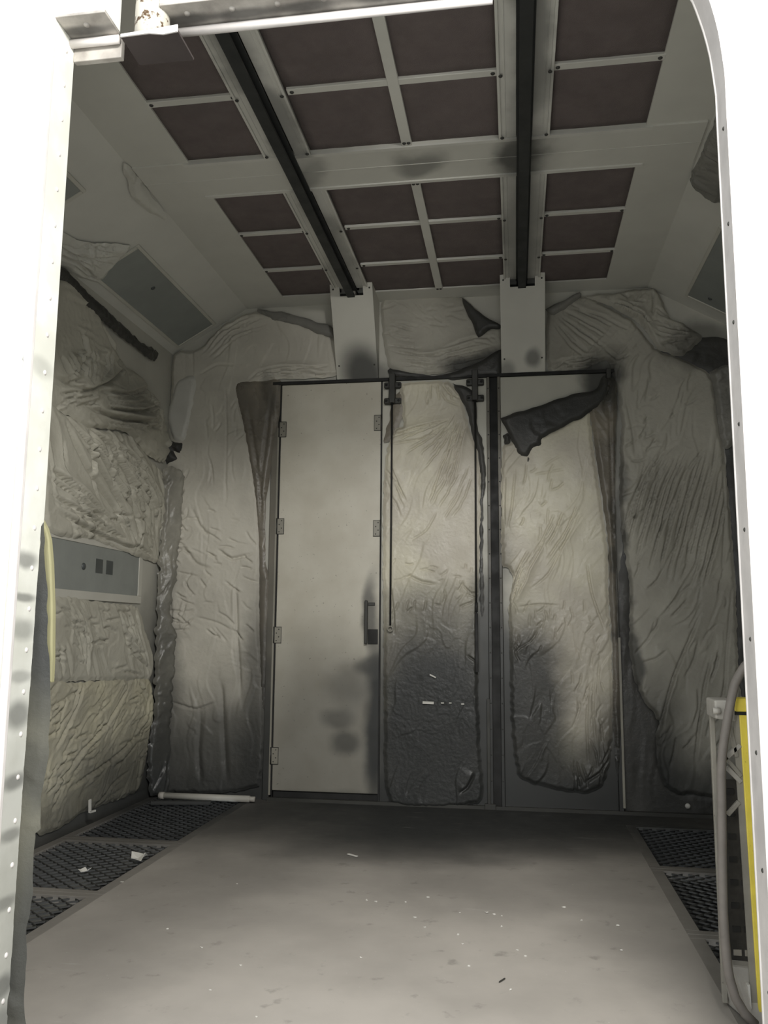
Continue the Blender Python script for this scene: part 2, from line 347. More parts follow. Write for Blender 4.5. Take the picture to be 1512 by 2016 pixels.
def sheet(name, plane, outline, mat, step=.022, lift=.02, crumple=(.012, 7), fine=.004, streaks=(), folds=(), billow=.02, seed=1, ragged=.012, tack=.035, parent=None, uv=False, extra=None):
    """a piece of plastic film taped to a surface. outline and folds are read off the photo and laid on the plane in metres."""
    cv = (lambda q: q) if uv else (lambda q: plane.hit(*q))
    poly = spline([cv(q) for q in outline], step, True)
    rs = np.random.RandomState(seed)
    A = np.array(poly); k = np.arange(len(A))
    A = A+np.stack([perlin(k*.23, k*0+.5, seed), perlin(k*.23, k*0+9.5, seed+1)], 1)*ragged
    poly = [tuple(a) for a in A]
    lo, hi = A.min(0), A.max(0)
    gx, gy = np.meshgrid(np.arange(lo[0], hi[0], step), np.arange(lo[1], hi[1], step*.87))
    gx = gx+(np.arange(gx.shape[0]) % 2)[:, None]*step*.5
    P = np.stack([gx.ravel(), gy.ravel()], 1)+rs.uniform(-.12, .12, (gx.size, 2))*step
    P = P[in_poly(P, poly)]
    de = seg_dist(P, poly+[poly[0]])[0]; P = P[de > step*.5]
    allp = [Vector(p) for p in poly]+[Vector(p) for p in P]
    n = len(poly)
    r = delaunay_2d_cdt(allp, [], [list(range(n))], 1, 1e-6)
    V = np.array([(v.x, v.y) for v in r[0]]); F = [tuple(f) for f in r[2]]
    de = seg_dist(V, poly+[poly[0]])[0]
    e = np.clip(de/max(tack, 1e-4), 0, 1); e = e*e*(3-2*e)
    x, y = V[:, 0], V[:, 1]
    wx = x+.12*perlin(x*2.3, y*2.3, seed+50); wy = y+.12*perlin(x*2.3, y*2.3, seed+51)
    h = billow*.6*(perlin(x*1.3, y*1.1, seed)+.6)
    ca, cs = crumple
    m = .2+1.2*np.clip(perlin(x*1.7, y*1.7, seed+3)+.25, 0, 1)
    h = h+ca*.35*m*np.abs(perlin(wx*cs*.6, wy*cs*.6, seed+4))
    def pleat(q, w, amp): return amp*np.tanh(q/w)*np.exp(-np.abs(q)/.35)
    g1 = np.clip(perlin(x*2.1+3, y*2.1, seed+13)*2.2+.1, 0, 1)
    h = h+pleat(perlin(wx*cs*.8, wy*cs*.8, seed+14), .04, ca*.5)*g1**2*.7
    h = h+pleat(perlin(wx*cs*2, wy*cs*2, seed+15), .06, ca*.16)*m
    h = h+fine*.6*np.abs(perlin(wx*22, wy*22, seed+6))
    for ang, lng, sht, amp in streaks:         # families of long parallel creases
        c, s_ = math.cos(math.radians(ang)), math.sin(math.radians(ang))
        a = (wx*c+wy*s_)/lng; bb = (-wx*s_+wy*c)/sht
        gate = np.clip(perlin(a*1.3+7, bb*.6, seed+9)*2.4+.1, 0, 1)
        h = h+pleat(perlin(a, bb, seed+8), .06, amp*.55)*gate
    for f in folds:                            # a crease: a narrow steep valley with the film standing up along one side of it
        pts, w, a = f[0], f[1], f[2]
        pl = spline([cv(q) for q in pts], .05); Q = np.array(pl); r_ = w*7
        sel = np.where((x > Q[:, 0].min()-r_) & (x < Q[:, 0].max()+r_) & (y > Q[:, 1].min()-r_) & (y < Q[:, 1].max()+r_))[0]
        if len(sel) == 0: continue
        d, sd, al = seg_dist(V[sel], pl)
        tap = np.clip(np.minimum(al, 1-al)*5+.05, 0, 1)
        ww = max(w*.55, step*.8)
        h[sel] += a*tap*(.75*np.exp(-np.abs(d)/(w*2.6))*np.where(sd > 0, 1., .35)-1.25*np.exp(-(d/ww)**2))
    h = lift*(.55+.45*e)+h*(.25+.75*e)
    if extra is not None: h = h+extra(x, y)
    h = np.maximum(h, .003)
    verts = [plane.pt(V[i, 0], V[i, 1], float(h[i])) for i in range(len(V))]
    me = bpy.data.meshes.new(name); me.from_pydata([tuple(v) for v in verts], [], F)
    me.materials.append(mat); me.polygons.foreach_set('use_smooth', [True]*len(me.polygons))
    # film faces must look into the room
    if len(me.polygons):
        nsum = Vector((0, 0, 0))
        for p in list(me.polygons)[::max(1, len(me.polygons)//50)]: nsum += p.normal
        if nsum.dot(plane.n) < 0: me.flip_normals()
    o = bpy.data.objects.new(name, me); COL.objects.link(o)
    if parent: setp(o, parent)
    return o

# ================================================================== THE SETTING
# floor: the plate we stand on, and the dark pits under the gratings
GXL, GXR = -2.49, .885
fl = MB()
fl.box(GXL, GXR, 2.6, 8.3, -.12, 0); fl.box(-6, GXL, 2.6, 3.05, -.12, 0); fl.box(GXR, 5, 2.6, 3.05, -.12, 0)
struct(fl.build('floor', M['floor']))
struct(MB().box(-7, 6, -6, 2.6, -.12, 0).build('floor_workshop', M['concrete']))  # unseen floor, made pale to bounce lamp light up to the ceiling
pit = MB(); pit.box(XL-.1, GXL, 3.05, 8.1, -.62, -.55); pit.box(GXR, XR+.1, 3.05, 8.1, -.62, -.55)
struct(pit.build('floor_pit', M['pit']))
# walls
struct(MB().box(XL-.12, XL, 3.1, 8.1, -.55, ZW+.02).build('wall_left', M['wall']))
struct(MB().box(XR, XR+.12, 3.1, 8.1, -.55, ZW+.02).build('wall_right', M['wall']))
DXL, DXR, DZ = -2.345, .915, 4.065
wb = MB(); wb.box(XL-.12, DXL, 8, 8.12, -.55, 5.1); wb.box(DXR, XR+.12, 8, 8.12, -.55, 5.1); wb.box(DXL, DXR, 8, 8.12, DZ, 5.1); wb.box(DXL, DXR, 8.08, 8.12, -.1, DZ)
struct(wb.build('wall_back', M['wall']))
# sloped coves between the walls and the ceiling
for nm, (xa, xb), sgn in (('trim_1', (XL, CXL), -1), ('trim_2', (XR, CXR), 1)):
    c = MB(); c.prism([(xa, 3.1, ZW), (xb, 3.1, ZC), (xb, 8.02, ZC), (xa, 8.02, ZW)], (0, 0, 0), (sgn*.03, 0, .05))
    struct(c.build(nm, M['ceil']))
# ceiling: painted strips around the filter bays, with a closed plenum above
ROWS = [(4.03, 4.59), (4.645, 5.275), (5.755, 6.385), (6.435, 7.105), (7.155, 7.745)]
COLS = [(-2.26, -1.68), (-1.345, -.725), (-.655, -.075), (.275, .89)]
RAILX = (-1.53, .1)
strips = [(CXL-.02, -2.26, 3.1, 8.02), (.89, CXR+.02, 3.1, 8.02), (-2.26, .89, 7.745, 8.02), (-2.26, RAILX[0]-.17, 3.1, 3.975), (RAILX[0]+.17, RAILX[1]-.17, 3.1, 3.975), (RAILX[1]+.17, .89, 3.1, 3.975)]
for i, (a, b, c, d) in enumerate(strips): struct(MB().box(a, b, c, d, ZC, ZC+.06).build('trim_%d' % (10+i), M['ceil']))
struct(MB().box(CXL-.1, CXR+.1, 3.1, 8.1, ZC+.3, ZC+.36).build('ceiling', M['ceil']))

# front wall with its opening: rounded upper right corner, two slots for the overhead tracks
SL1, SL2 = (-1.612, -1.378), (-.056, .235)
fw = MB()
fw.box(-6, OXL-.012, YN, YF+.03, 0, 5.6)
corner = [(OXR, 0), (OXR, 3.40), (.759, 3.54), (.744, 3.72), (.724, 3.83), (.692, 3.95), (.65, 4.03), (.57, 4.07), (.5, 4.085), (.5, 5.6), (4.5, 5.6), (4.5, 0)]
fw.prism([(x+.012, YN, z) for x, z in corner], (0, 0, 0), (0, YF-YN, 0))
for a, b, z in ((OXL-.012, SL1[0], 4.085), (SL1[0], SL1[1], 4.6), (SL1[1], SL2[0], 4.085), (SL2[0], SL2[1], 4.7), (SL2[1], .512, 4.085)): fw.box(a, b, YN, YF, z, 5.6)
struct(fw.build('wall_front', M['front']))
# left jamb: the riveted return face, with a grey corner bead at its near edge
jb = MB(); jb.box(OXL-.012, OXL, YN-.002, YF+.03, 0, 4.085)
j = struct(jb.build('trim_3', M['jamb'], bevel=.003))
MB().box(OXL-.03, OXL+.002, YN-.012, YN+.012, 0, 4.085).build('corner_bead', M['bead'], j, bevel=.005)
rv = None
for k in range(26):
    z = .12+k*.155
    if rv is None: rv = MB().dome((OXL, YF-.035, z), .010, (1, 0, 0), .55).build('rivet', M['bead'], j, True); z0 = z
    else:
        c = rv.copy(); COL.objects.link(c); c.location = rv.location+Vector((0, 0, z-z0))
# right jamb: grey return face and a rolled edge following the rounded corner
edge = spline(corner[:8], .04)+[(.5, 4.085)]
rt = MB(); n = len(edge)
for x, z in edge: rt.v += [Vector((x+.011, YN-.004, z)), Vector((x, YN+.004, z)), Vector((x, YF, z)), Vector((x+.012, YF+.004, z))]
for i in range(n-1):
    for q in range(4): rt.f.append((i*4+q, i*4+(q+1) % 4, (i+1)*4+(q+1) % 4, (i+1)*4+q))
r_ = struct(rt.build('trim_4', M['bead']))
MB().tube([(x+.004, YF+.002, z) for x, z in edge], .008, 10).build('rolled_edge', M['bead'], r_, True)
for k in range(9): MB().dome((OXR+.0, YN+.05, .5+k*.36), .008, (-1, 0, 0), .6, 8).build('rivet', M['dark'], r_, True)
# header lip in three lengths: grey underside with rivets, and a rolled bright edge along its far side
def lip(name, x0, x1):
    o = struct(MB().box(x0, x1, YN-.004, YF+.0, 4.072, 4.084).build(name, M['lip'], bevel=.003))
    MB().tube([(x0, YF-.002, 4.05), (x1, YF-.002, 4.05)], .018, 14).build('rolled_edge', M['bead'], o, True)
    if x0 == OXL: MB().box(x0, x1, YF+.02, YF+.05, 3.985, 4.07).build('rear_flange', M['lip'], o, bevel=.004)
    n = max(1, int((x1-x0)/.17))
    for i in range(n):
        x = x0+(i+.5)*(x1-x0)/n
        MB().dome((x, YF-.075, 4.072), .014, (0, 0, -1), .6).build('rivet', M['lip'], o, True)
    return o
lip('trim_5', OXL, SL1[0]); lip('trim_6', SL1[1], SL2[0]); lip('trim_7', SL2[1], .56)
# ------------------------------------------------------------------ pipe over the left slot
pc = onY(301, 30, 2.925); pb = onY(301, 64, 2.85).z+.016
p = thing('round_pipe', (pc.x, 2.925, pb), 'rust-freckled white round pipe standing in the slot of the opening\'s header', 'pipe')
MB().tube([(pc.x, 2.925, pb), (pc.x, 2.925, 5.6)], .069, 28).build('tube', M['pipe'], p, True)
zl, zr = onY(238, 74, 2.85).z, onY(350, 63, 2.85).z; xl, xr = onY(238, 74, 2.85).x, onY(350, 63, 2.85).x
fp = MB(); fp.prism([(xl, 2.845, zl), ((xl+xr)/2, 2.845, (zl+zr)/2+.004), (xl+.75*(xr-xl), 2.845, zr-.006), (xr, 2.845, zr), (xr, 2.845, zr+.03), (xl+.55*(xr-xl), 2.845, zr+.022), (xl, 2.845, zl+.012)], (0, 0, 0), (0, .006, 0))
fp.build('plate_edge', M['bead'], p)
MB().hull([(xl, 2.852, zl+.002), (xr, 2.852, zr+.002), (xl, 3.02, zl+.002), (xr, 3.02, zr+.002), (xl, 2.852, zl+.012), (xr, 2.852, zr+.012), (xl, 3.02, zl+.012), (xr, 3.02, zr+.012)]).build('base_plate', M['rustplate'], p)

# ================================================================== CEILING THINGS
rown = ['frontmost filter row', 'second filter row', 'first filter row behind the crossbeam', 'second filter row behind the crossbeam', 'rear filter row by the back wall']
coln = ['outside the left overhead track', 'just inside the left overhead track', 'just inside the right overhead track', 'outside the right overhead track']
proto = {}
for i, (y0, y1) in enumerate(ROWS):
    for k, (x0, x1) in enumerate(COLS):
        t = thing('ceiling_filter', ((x0+x1)/2, (y0+y1)/2, ZC), 'maroon ceiling filter %s, %s' % (coln[k], rown[i]), 'filter', 'maroon ceiling filters')
        a, b, c, d = x0-.02, x1+.02, y0-.02, y1+.02
        # fibre pad: slightly sagging in the middle
        v = []; f = []; n = 8; rs = random.Random(i*9+k)
        for q in range(n+1):
            for w in range(n+1):
                u_, v_ = w/n, q/n; sag = .012*math.sin(PI*u_)*math.sin(PI*v_)+rs.uniform(-.0015, .0015)
                v.append((a+(b-a)*u_, c+(d-c)*v_, ZC+.045-sag))
        for q in range(n):
            for w in range(n): f.append((q*(n+1)+w, q*(n+1)+w+1, (q+1)*(n+1)+w+1, (q+1)*(n+1)+w))
        pad = link_mesh('filter_pad', v, f, M['filter'], t, True)
        sd = pad.modifiers.new('thickness', 'SOLIDIFY'); sd.thickness = .03; sd.offset = -1
        fr = MB(); wv = .012
        fr.box(a, b, c, c+wv, ZC+.05, ZC+.1); fr.box(a, b, d-wv, d, ZC+.05, ZC+.1); fr.box(a, a+wv, c, d, ZC+.05, ZC+.1); fr.box(b-wv, b, c, d, ZC+.05, ZC+.1)
        fr.build('filter_frame', M['slot'], t)
        if (i, k) in ((2, 1), (2, 2), (1, 3), (3, 2), (3, 3)):     # a loose lip of lining hangs at the edge
            Pp = Plane(((x0+x1)/2, y0 if i != 1 else y1-.02, ZC+.02), (1, 0, 0), (0, 1, .15))
            Pp.n = Vector((0, 0, -1)); w = (x1-x0)/2*.9
            sheet('loose_lining', Pp, [(-w, 0), (w, 0), (w*.95, .05), (w*.3, .04+.06*rs.random()), (-w*.2, .05), (-w*.8, .05+.05*rs.random())], M['filter'], step=.03, lift=.0, billow=.0, crumple=(.012, 8), tack=.001, seed=i*5+k, parent=t, uv=True)
def bar(name, label, x0, x1, y0, y1, bolts, group=None, z=ZC-.004):
    t = thing(name, ((x0+x1)/2, (y0+y1)/2, z), label, 'ceiling bar', group)
    MB().box(x0, x1, y0, y1, z, z+.075).build('bar', M['ceil_bar'], t, bevel=.004)
    for bx, by in bolts: MB().dome((bx, by, z), .014, (0, 0, -1), .7).build('bolt', M['dark'], t, True)
bays = [(-2.27, -1.672, 'outside the left overhead track'), (-1.352, -.06, 'between the two overhead tracks'), (.26, .9, 'outside the right overhead track')]
for (y0, y1, rn) in ((3.975, 4.03, 'nearest the opening'), (4.59, 4.645, 'second from the opening'), (6.385, 6.435, 'first behind the crossbeam'), (7.105, 7.155, 'closest to the back wall')):
    for x0, x1, bn_ in bays:
        bar('ceiling_divider', 'pale flat bar between ceiling filters, %s, %s' % (bn_, rn), x0, x1, y0, y1, [(x0+.03, (y0+y1)/2), (x1-.03, (y0+y1)/2)], 'pale bars between the ceiling filters')
for y0, y1, rn in ((3.98, 5.28, 'in front of the crossbeam'), (5.75, 7.76, 'behind the crossbeam')):
    bar('ceiling_divider', 'long pale bar down the middle of the ceiling %s' % rn, -.725, -.655, y0, y1, [(-.705, y0+.03), (-.675, y0+.03), (-.705, y1-.03), (-.675, y1-.03)], 'pale bars between the ceiling filters', ZC-.010)
t = thing('crossbeam', (-.7, 5.515, ZC-.012), 'wide pale crossbeam spanning the ceiling under both filter fields', 'beam')
MB().box(CXL+.02, CXR-.02, 5.28, 5.75, ZC-.014, ZC+.07).build('beam', M['ceil'], t, bevel=.004)
MB().box(CXL+.02, CXR-.02, 5.505, 5.511, ZC-.0165, ZC-.01).build('seam', M['ceil_bar'], t)
MB().box(-2.3, .93, 5.72, 5.752, ZC-.024, ZC-.012).build('rear_lip', M['ceil_bar'], t)
MB().box(-2.3, .93, 5.278, 5.31, ZC-.022, ZC-.012).build('front_lip', M['ceil_bar'], t)
for x, s in ((RAILX[0], 'left'), (RAILX[1], 'right')):
    t = thing('overhead_track', (x, 5.4, ZC), 'dark overhead conveyor track between pale flanges, %s' % ('ending at the chute left of the paired rods' if s == 'left' else 'ending at the chute above the flapped right door'), 'track', 'overhead conveyor tracks')
    m = MB(); m.box(x-.036, x+.036, 3.1, 7.72, ZC-.105, ZC-.092); m.box(x-.007, x+.007, 3.1, 7.72, ZC-.092, ZC+.2); m.box(x-.036, x+.036, 3.1, 7.72, ZC-.0925, ZC-.085)
    m.box(x-.05, x+.05, 3.1, 7.72, ZC-.03, ZC-.02)
    m.build('track', M['track'], t)
    for sg in (-1, 1):
        for y0, y1 in ((3.1, 5.28), (5.75, 7.6)):
            f = MB(); a, b = sorted((x+sg*.052, x+sg*.16)); f.box(a, b, y0, y1, ZC-.012, ZC+.05)
            a, b = sorted((x+sg*.15, x+sg*.168)); f.box(a, b, y0, y1, ZC-.024, ZC-.008)
            a, b = sorted((x+sg*.118, x+sg*.126)); f.box(a, b, y0, y1, ZC-.016, ZC-.008)
            f.build('flange', M['ceil_bar'], t, bevel=.003)
    MB().box(x-.055, x+.055, 3.1, 7.72, ZC+.02, ZC+.06).build('slot_back', M['slot'], t)
    for yb in (4.62, 5.26, 6.41, 7.13):
        for sg in (-1, 1): MB().dome((x+sg*.145, yb, ZC-.024), .013, (0, 0, -1), .7).build('bolt', M['dark'], t, True)

# chutes at the end of each track: front face leans out to the ceiling, U-shaped notch where the track enters
for x, lab in ((-1.525, 'pale wedge-shaped chute with a large black smudge, above the hinged left door'), (.105, 'pale wedge-shaped chute above the right door with its torn flap')):
    t = thing('track_chute', (x, 7.9, 4.075), lab, 'chute', 'chutes at the track ends')
    w = .208
    top = (7.49, 5.0); bot = (7.955, 4.075)
    def fy(z): return top[0]+(bot[0]-top[0])*(top[1]-z)/(top[1]-bot[1])
    m = MB(); th = .012; nz = 4.80; nw = .115
    def slab(x0, x1, z0, z1):
        m.hull([(x0, fy(z0), z0), (x1, fy(z0), z0), (x0, fy(z0)+th, z0), (x1, fy(z0)+th, z0), (x0, fy(z1), z1), (x1, fy(z1), z1), (x0, fy(z1)+th, z1), (x1, fy(z1)+th, z1)])
    slab(x-w, x+w, bot[1], nz); slab(x-w, x-nw, nz, top[1]-.02); slab(x+nw, x+w, nz, top[1]-.02)
    m.build('front_panel', M['chute'], t)
    for sg in (-1, 1):
        s_ = MB(); xx = x+sg*(w-.006)
        s_.prism([(xx-.006, fy(bot[1])+.005, bot[1]), (xx-.006, 8.0, bot[1]), (xx-.006, 8.0, 5.0), (xx-.006, fy(4.98)+.005, 4.98)], (0, 0, 0), (.012, 0, 0))
        s_.build('side_panel', M['chute'], t)
    MB().hull([(x-nw, fy(nz)+.015, nz-.02), (x+nw, fy(nz)+.015, nz-.02), (x-nw, 7.98, nz-.02), (x+nw, 7.98, nz-.02), (x-nw, fy(nz)+.015, nz-.01), (x+nw, fy(nz)+.015, nz-.01), (x-nw, 7.98, nz-.01), (x+nw, 7.98, nz-.01)]).build('notch_floor', M['slot'], t)
    MB().box(x-.03, x+.03, 7.62, 7.70, 4.80, 4.90).build('end_stop', M['greymetal'], t, bevel=.008)
    for sx in (-1, 1):
        for z in (4.2, 4.86): MB().dome((x+sx*(w-.03), fy(z), z), .009, (0, -1, -.4), .6).build('screw', M['dark'], t, True)

# ================================================================== LAMP WINDOWS IN THE COVES AND LEFT WALL
def lamp(label, plane, quad_uv, frame=.045, group=None, knobs=(), stickers=()):
    us = [q[0] for q in quad_uv]; vs = [q[1] for q in quad_uv]
    u0, u1, v0, v1 = min(us), max(us), min(vs), max(vs)
    t = thing('light_window', plane.pt((u0+u1)/2, (v0+v1)/2), label, 'light fixture', group)
    def slab(a, b, c, d, h0, h1, nm, mt, bev=0):
        m = MB(); m.hull([plane.pt(a, c, h0), plane.pt(b, c, h0), plane.pt(a, d, h0), plane.pt(b, d, h0), plane.pt(a, c, h1), plane.pt(b, c, h1), plane.pt(a, d, h1), plane.pt(b, d, h1)])
        return m.build(nm, mt, t, bevel=bev)
    slab(u0, u1, v0, v1, .002, .010, 'pane', M['glass'])
    if frame:
        slab(u0-frame, u1+frame, v0-frame, v0, .0, .018, 'frame_bar', M['trimpaint'], .004); slab(u0-frame, u1+frame, v1, v1+frame, .0, .018, 'frame_bar', M['trimpaint'], .004)
        slab(u0-frame, u0, v0, v1, .0, .018, 'frame_bar', M['trimpaint'], .004); slab(u1, u1+frame, v0, v1, .0, .018, 'frame_bar', M['trimpaint'], .004)
    for a, b, r in knobs: MB().dome(plane.pt(u0+(u1-u0)*a, v0+(v1-v0)*b, .01), r, plane.n, .6).build('latch', M['sticker'], t, True)
    for a, b, w_, h_ in stickers: slab(u0+(u1-u0)*a, u0+(u1-u0)*a+w_, v0+(v1-v0)*b, v0+(v1-v0)*b+h_, .0102, .012, 'sticker', M['sticker'])
    return t
q = [COVE.hit(*c) for c in ((265, 478), (410, 632), (355, 685), (197, 545))]
VM = (q[0][1]+q[1][1])/2, (q[2][1]+q[3][1])/2; UM = (q[0][0]+q[3][0])/2, (q[1][0]+q[2][0])/2
lamp('grey unlit light window in the left cove nearest the back wall', COVE, [(UM[0], VM[0]), (UM[1], VM[1])], .03, 'unlit light windows', [(.35, .62, .022)])
u_ = COVE.hit(160, 372)[0]
lamp('grey unlit light window in the left cove, half cut by the bright left jamb', COVE, [(u_-.9, VM[0]), (u_, VM[1])], .03, 'unlit light windows')
q = [COVER.hit(*c) for c in ((1352, 578), (1425, 640))]
lamp('dark unlit light window in the right cove beside the right jamb', COVER, [(q[0][0], max(VM)), (q[0][0]+1.3, min(VM))], .03, 'unlit light windows', [(.1, .55, .02)])
q = [LEFT.hit(*c) for c in ((97, 1050), (272, 1098), (272, 1172), (100, 1160))]
VL = (q[2][1]+q[3][1])/2, (q[0][1]+q[1][1])/2
lamp('grey light window low in the left wall with two square stickers', LEFT, [(q[0][0]-.5, VL[0]), (q[1][0], VL[1])], .07, 'unlit light windows', [(.5, .52, .03)], [(.60, .42, .12, .12), (.69, .42, .12, .12)])

# ================================================================== GRATINGS
def grating(label, x0, x1, y0, y1, mat='grate', rim=.06):
    t = thing('floor_grating', ((x0+x1)/2, (y0+y1)/2, 0), label, 'grating', 'floor gratings along the side walls')
    fr = MB(); z0, z1 = -.05, .0
    fr.box(x0, x1, y0, y0+rim, z0, z1); fr.box(x0, x1, y1-rim, y1, z0, z1); fr.box(x0, x0+rim*1.3, y0+rim, y1-rim, z0, z1); fr.box(x1-rim*1.3, x1, y0+rim, y1-rim, z0, z1)
    fr.build('frame', M['rim'], t, bevel=.004)
    m = MB(); px_, py_ = .052, .044; a, b, c, d = x0+rim, x1-rim, y0+rim*.7, y1-rim*.7
    nx = int((b-a)/px_); ny = int((d-c)/py_)
    sx, sy = (b-a)/nx, (d-c)/ny
    for jy in range(ny):                       # zigzag strands make staggered diamonds
        yy = c+jy*sy
        for ix in range(nx):
            xx = a+ix*sx; up = (ix+jy) % 2 == 0
            A = (xx, yy if up else yy+sy, -.018); B = (xx+sx, yy+sy if up else yy, -.018)
            m.bar(A, B, .006, .010)
    m.build('expanded_mesh', M[mat], t)
grating('left floor grating nearest the opening, beside the bright left jamb', XL+.01, GXL, 3.15, 5.03)
grating('left floor grating in the middle, with a torn white scrap on it', XL+.01, GXL, 5.035, 6.28)
grating('left floor grating blackened in the far corner', XL+.01, GXL, 6.285, 7.98, 'grate_dark')
grating('right floor grating nearest the opening, under the yellow post', GXR, XR-.01, 3.15, 4.96)
grating('right floor grating in the middle, left of the dusty hose', GXR, XR-.01, 4.965, 6.24)
grating('right floor grating blackened under the back wall', GXR, XR-.01, 6.245, 7.55, 'grate_dark')
MB_ = MB().box(GXR, XR, 7.55, 8.0, -.12, 0); struct(MB_.build('floor_edge', M['floor']))

# ================================================================== DOORS
def dz(x, y, Y=7.95): p = onY(x, y, Y); return p.x, p.z
YD = 7.965
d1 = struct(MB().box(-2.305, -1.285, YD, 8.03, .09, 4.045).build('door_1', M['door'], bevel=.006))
k1 = MB().box(-2.3, -1.29, YD+.03, 8.03, .0, .09); k1.build('kick_gap', M['black'], d1)
d2 = struct(MB().box(-1.275, -.25, YD, 8.03, .02, 4.045).build('door_2', M['door_mid'], bevel=.006))
d3 = struct(MB().box(-.118, .885, YD, 8.03, .02, 4.045).build('door_3', M['door_mid'], bevel=.006))
def hinge(parent, x, z, right=False):
    m = MB(); m.box(x-.035, x+.035, YD-.008, YD, z-.075, z+.075)
    h = m.build('hinge', M['hinge'], parent, bevel=.002)
    s = 1 if right else -1
    k = MB(); k.tube([(x+s*.037, YD-.008, z-.08), (x+s*.037, YD-.008, z+.08)], .009, 10); k.build('knuckle', M['dark'], h, True)
    o = MB()
    for a, b, c, d in ((-.037, .037, -.079, -.075), (-.037, .037, .075, .079), ((-.037 if s > 0 else .034), (-.034 if s > 0 else .037), -.079, .079)): o.box(x+a, x+b, YD-.0095, YD-.0005, z+c, z+d)
    o.build('outline_gap', M['black'], h)
    for i, dzv in enumerate((-.055, -.018, .018, .055)): MB().dome((x+(.012 if i % 2 else -.012), YD-.008, z+dzv), .006, (0, -1, 0), .5, 8).build('screw', M['black'], h, True)
for cx, cy in ((557, 845), (549, 1036), (541, 1250), (533, 1488)):
    x, z = dz(cx, cy); hinge(d1, -2.285, z)
for cx, cy in ((748, 832), (742, 1040)):
    x, z = dz(cx, cy); hinge(d1, -1.318, z, True)
# handle with its back plate
x, z = dz(719, 1225); z0 = dz(719, 1268)[1]; z1 = dz(719, 1182)[1]
hd = MB(); hd.box(-1.425, -1.395, YD-.05, YD-.02, z0, z1); hd.box(-1.42, -1.40, YD-.03, YD, z0+.02, z0+.06); hd.box(-1.42, -1.40, YD-.03, YD, z1-.06, z1-.02)
h_ = hd.build('door_handle', M['dark'], d1, bevel=.008)
MB().box(-1.395, -1.30, YD-.012, YD-.001, z0, z0+.14).build('latch_plate', M['black'], h_, bevel=.003)
MB().box(-1.395, -1.33, YD-.012, YD-.001, z1-.05, z1-.02).build('latch_plate', M['dark'], h_, bevel=.003)
# frame around the doors, dark gap post, riveted edge strips
f_ = MB(); f_.box(DXL-.05, DXL+.012, 7.955, 8.03, 0, DZ+.02); f_.box(DXR-.03, DXR+.012, 7.94, 8.03, 0, DZ+.02)
fo = struct(f_.build('trim_8', M['frame'], bevel=.004))
MB().box(DXL-.05, DXR+.05, 7.945, 8.03, DZ-.018, DZ+.012).build('head_gap', M['black'], fo)
MB().box(.915, .935, 7.92, 7.96, .06, 1.55).build('edge_strip', M['hinge'], fo)
MB().box(-2.335, -2.318, 7.95, 7.99, .05, 3.6).build('edge_strip', M['hinge'], fo)
MB().box(-2.317, -2.305, 7.958, 7.99, .05, 4.04).build('seal', M['black'], fo)
MB().box(-1.288, -1.274, 7.958, 7.99, .0, 4.04).build('seal', M['black'], fo)
po = MB(); po.box(-.222, -.146, 7.985, 8.03, 0, 4.05)
pobj = struct(po.build('trim_9', M['black']))
for xs, lo in ((-.25, .0), (-.146, .0)):
    e_ = MB().box(xs, xs+.028, 7.945, 8.0, 0.02, 4.045).build('riveted_edge', M['frame'], pobj, bevel=.003)
    for k in range(17):
        MB().dome((xs+.014, 7.945, .25+k*.23), .007, (0, -1, 0), .6, 8).build('rivet', M['dark'], e_, True)
MB().box(-.275, -.245, 7.93, 7.96, .02, .98).build('floor_bolt', M['dark'], pobj, bevel=.004)
MB().box(-.30, -.20, 7.91, 7.95, .0, .05).build('floor_socket', M['dark'], pobj, bevel=.004)
# sill line
struct(MB().box(DXL, XR, 7.93, 7.97, 0, .03).build('baseboard_back', M['dark']))

# drop bolts with hanging rods on the middle door
def drop_bolt(x, z_rod, label, ring):
    t = thing('drop_bolt', (x, 7.93, z_rod), label, 'door bolt', 'drop bolts on the middle door')
    YP = 7.912
    h = MB().box(x-.028, x+.028, YP-.05, YD, 3.80, 4.10).build('bolt_housing', M['dark'], t, bevel=.006)
    for z in (3.99, 3.83):
        l = MB().box(x-.085, x+.085, YP-.01, YD, z-.03, z+.03).build('bracket', M['dark'], t, bevel=.012)
        for s in (-1, 1): MB().dome((x+s*.062, YP-.01, z), .013, (0, -1, 0), .7).build('bolt_head', M['black'], l, True)
    MB().tube([(x, YP-.03, 3.80), (x, YP-.03, 3.0), (x-.003, YP-.03, z_rod+.03)], .0085, 8).build('rod', M['black'], t, True)
    if ring:
        c = Vector((x-.003, YP-.03, z_rod)); m = MB()
        m.tube([c+Vector((math.cos(a)*.024, 0, math.sin(a)*.024)) for a in [i*2*PI/20 for i in range(21)]], .007, 8, False)
        m.build('pull_ring', M['hinge'], t, True)
    else:
        MB().tube([(x-.003, YP-.03, z_rod+.04), (x-.003, YP-.03, z_rod-.05)], .014, 8).build('rod_grip', M['black'], t, True)
        MB().box(x-.016, x+.012, YP-.04, YP-.01, z_rod-.6, z_rod-.06).build('lower_bar', M['black'], t, bevel=.004)
x, z = dz(771, 1238); drop_bolt(x-.0, z, 'left drop bolt on the middle door, its long rod ending in a pull ring', True)
x, z = dz(939, 1195); drop_bolt(x, z, 'right drop bolt beside the black gap post, its rod ending in a dark bar', False)

# ================================================================== PLASTIC FILM
FG = 'plastic film masking the booth walls'
def film_thing(name, label, *a, **k):
    o = sheet(name, *a, **k); return tag(o, label, 'plastic sheet', FG)
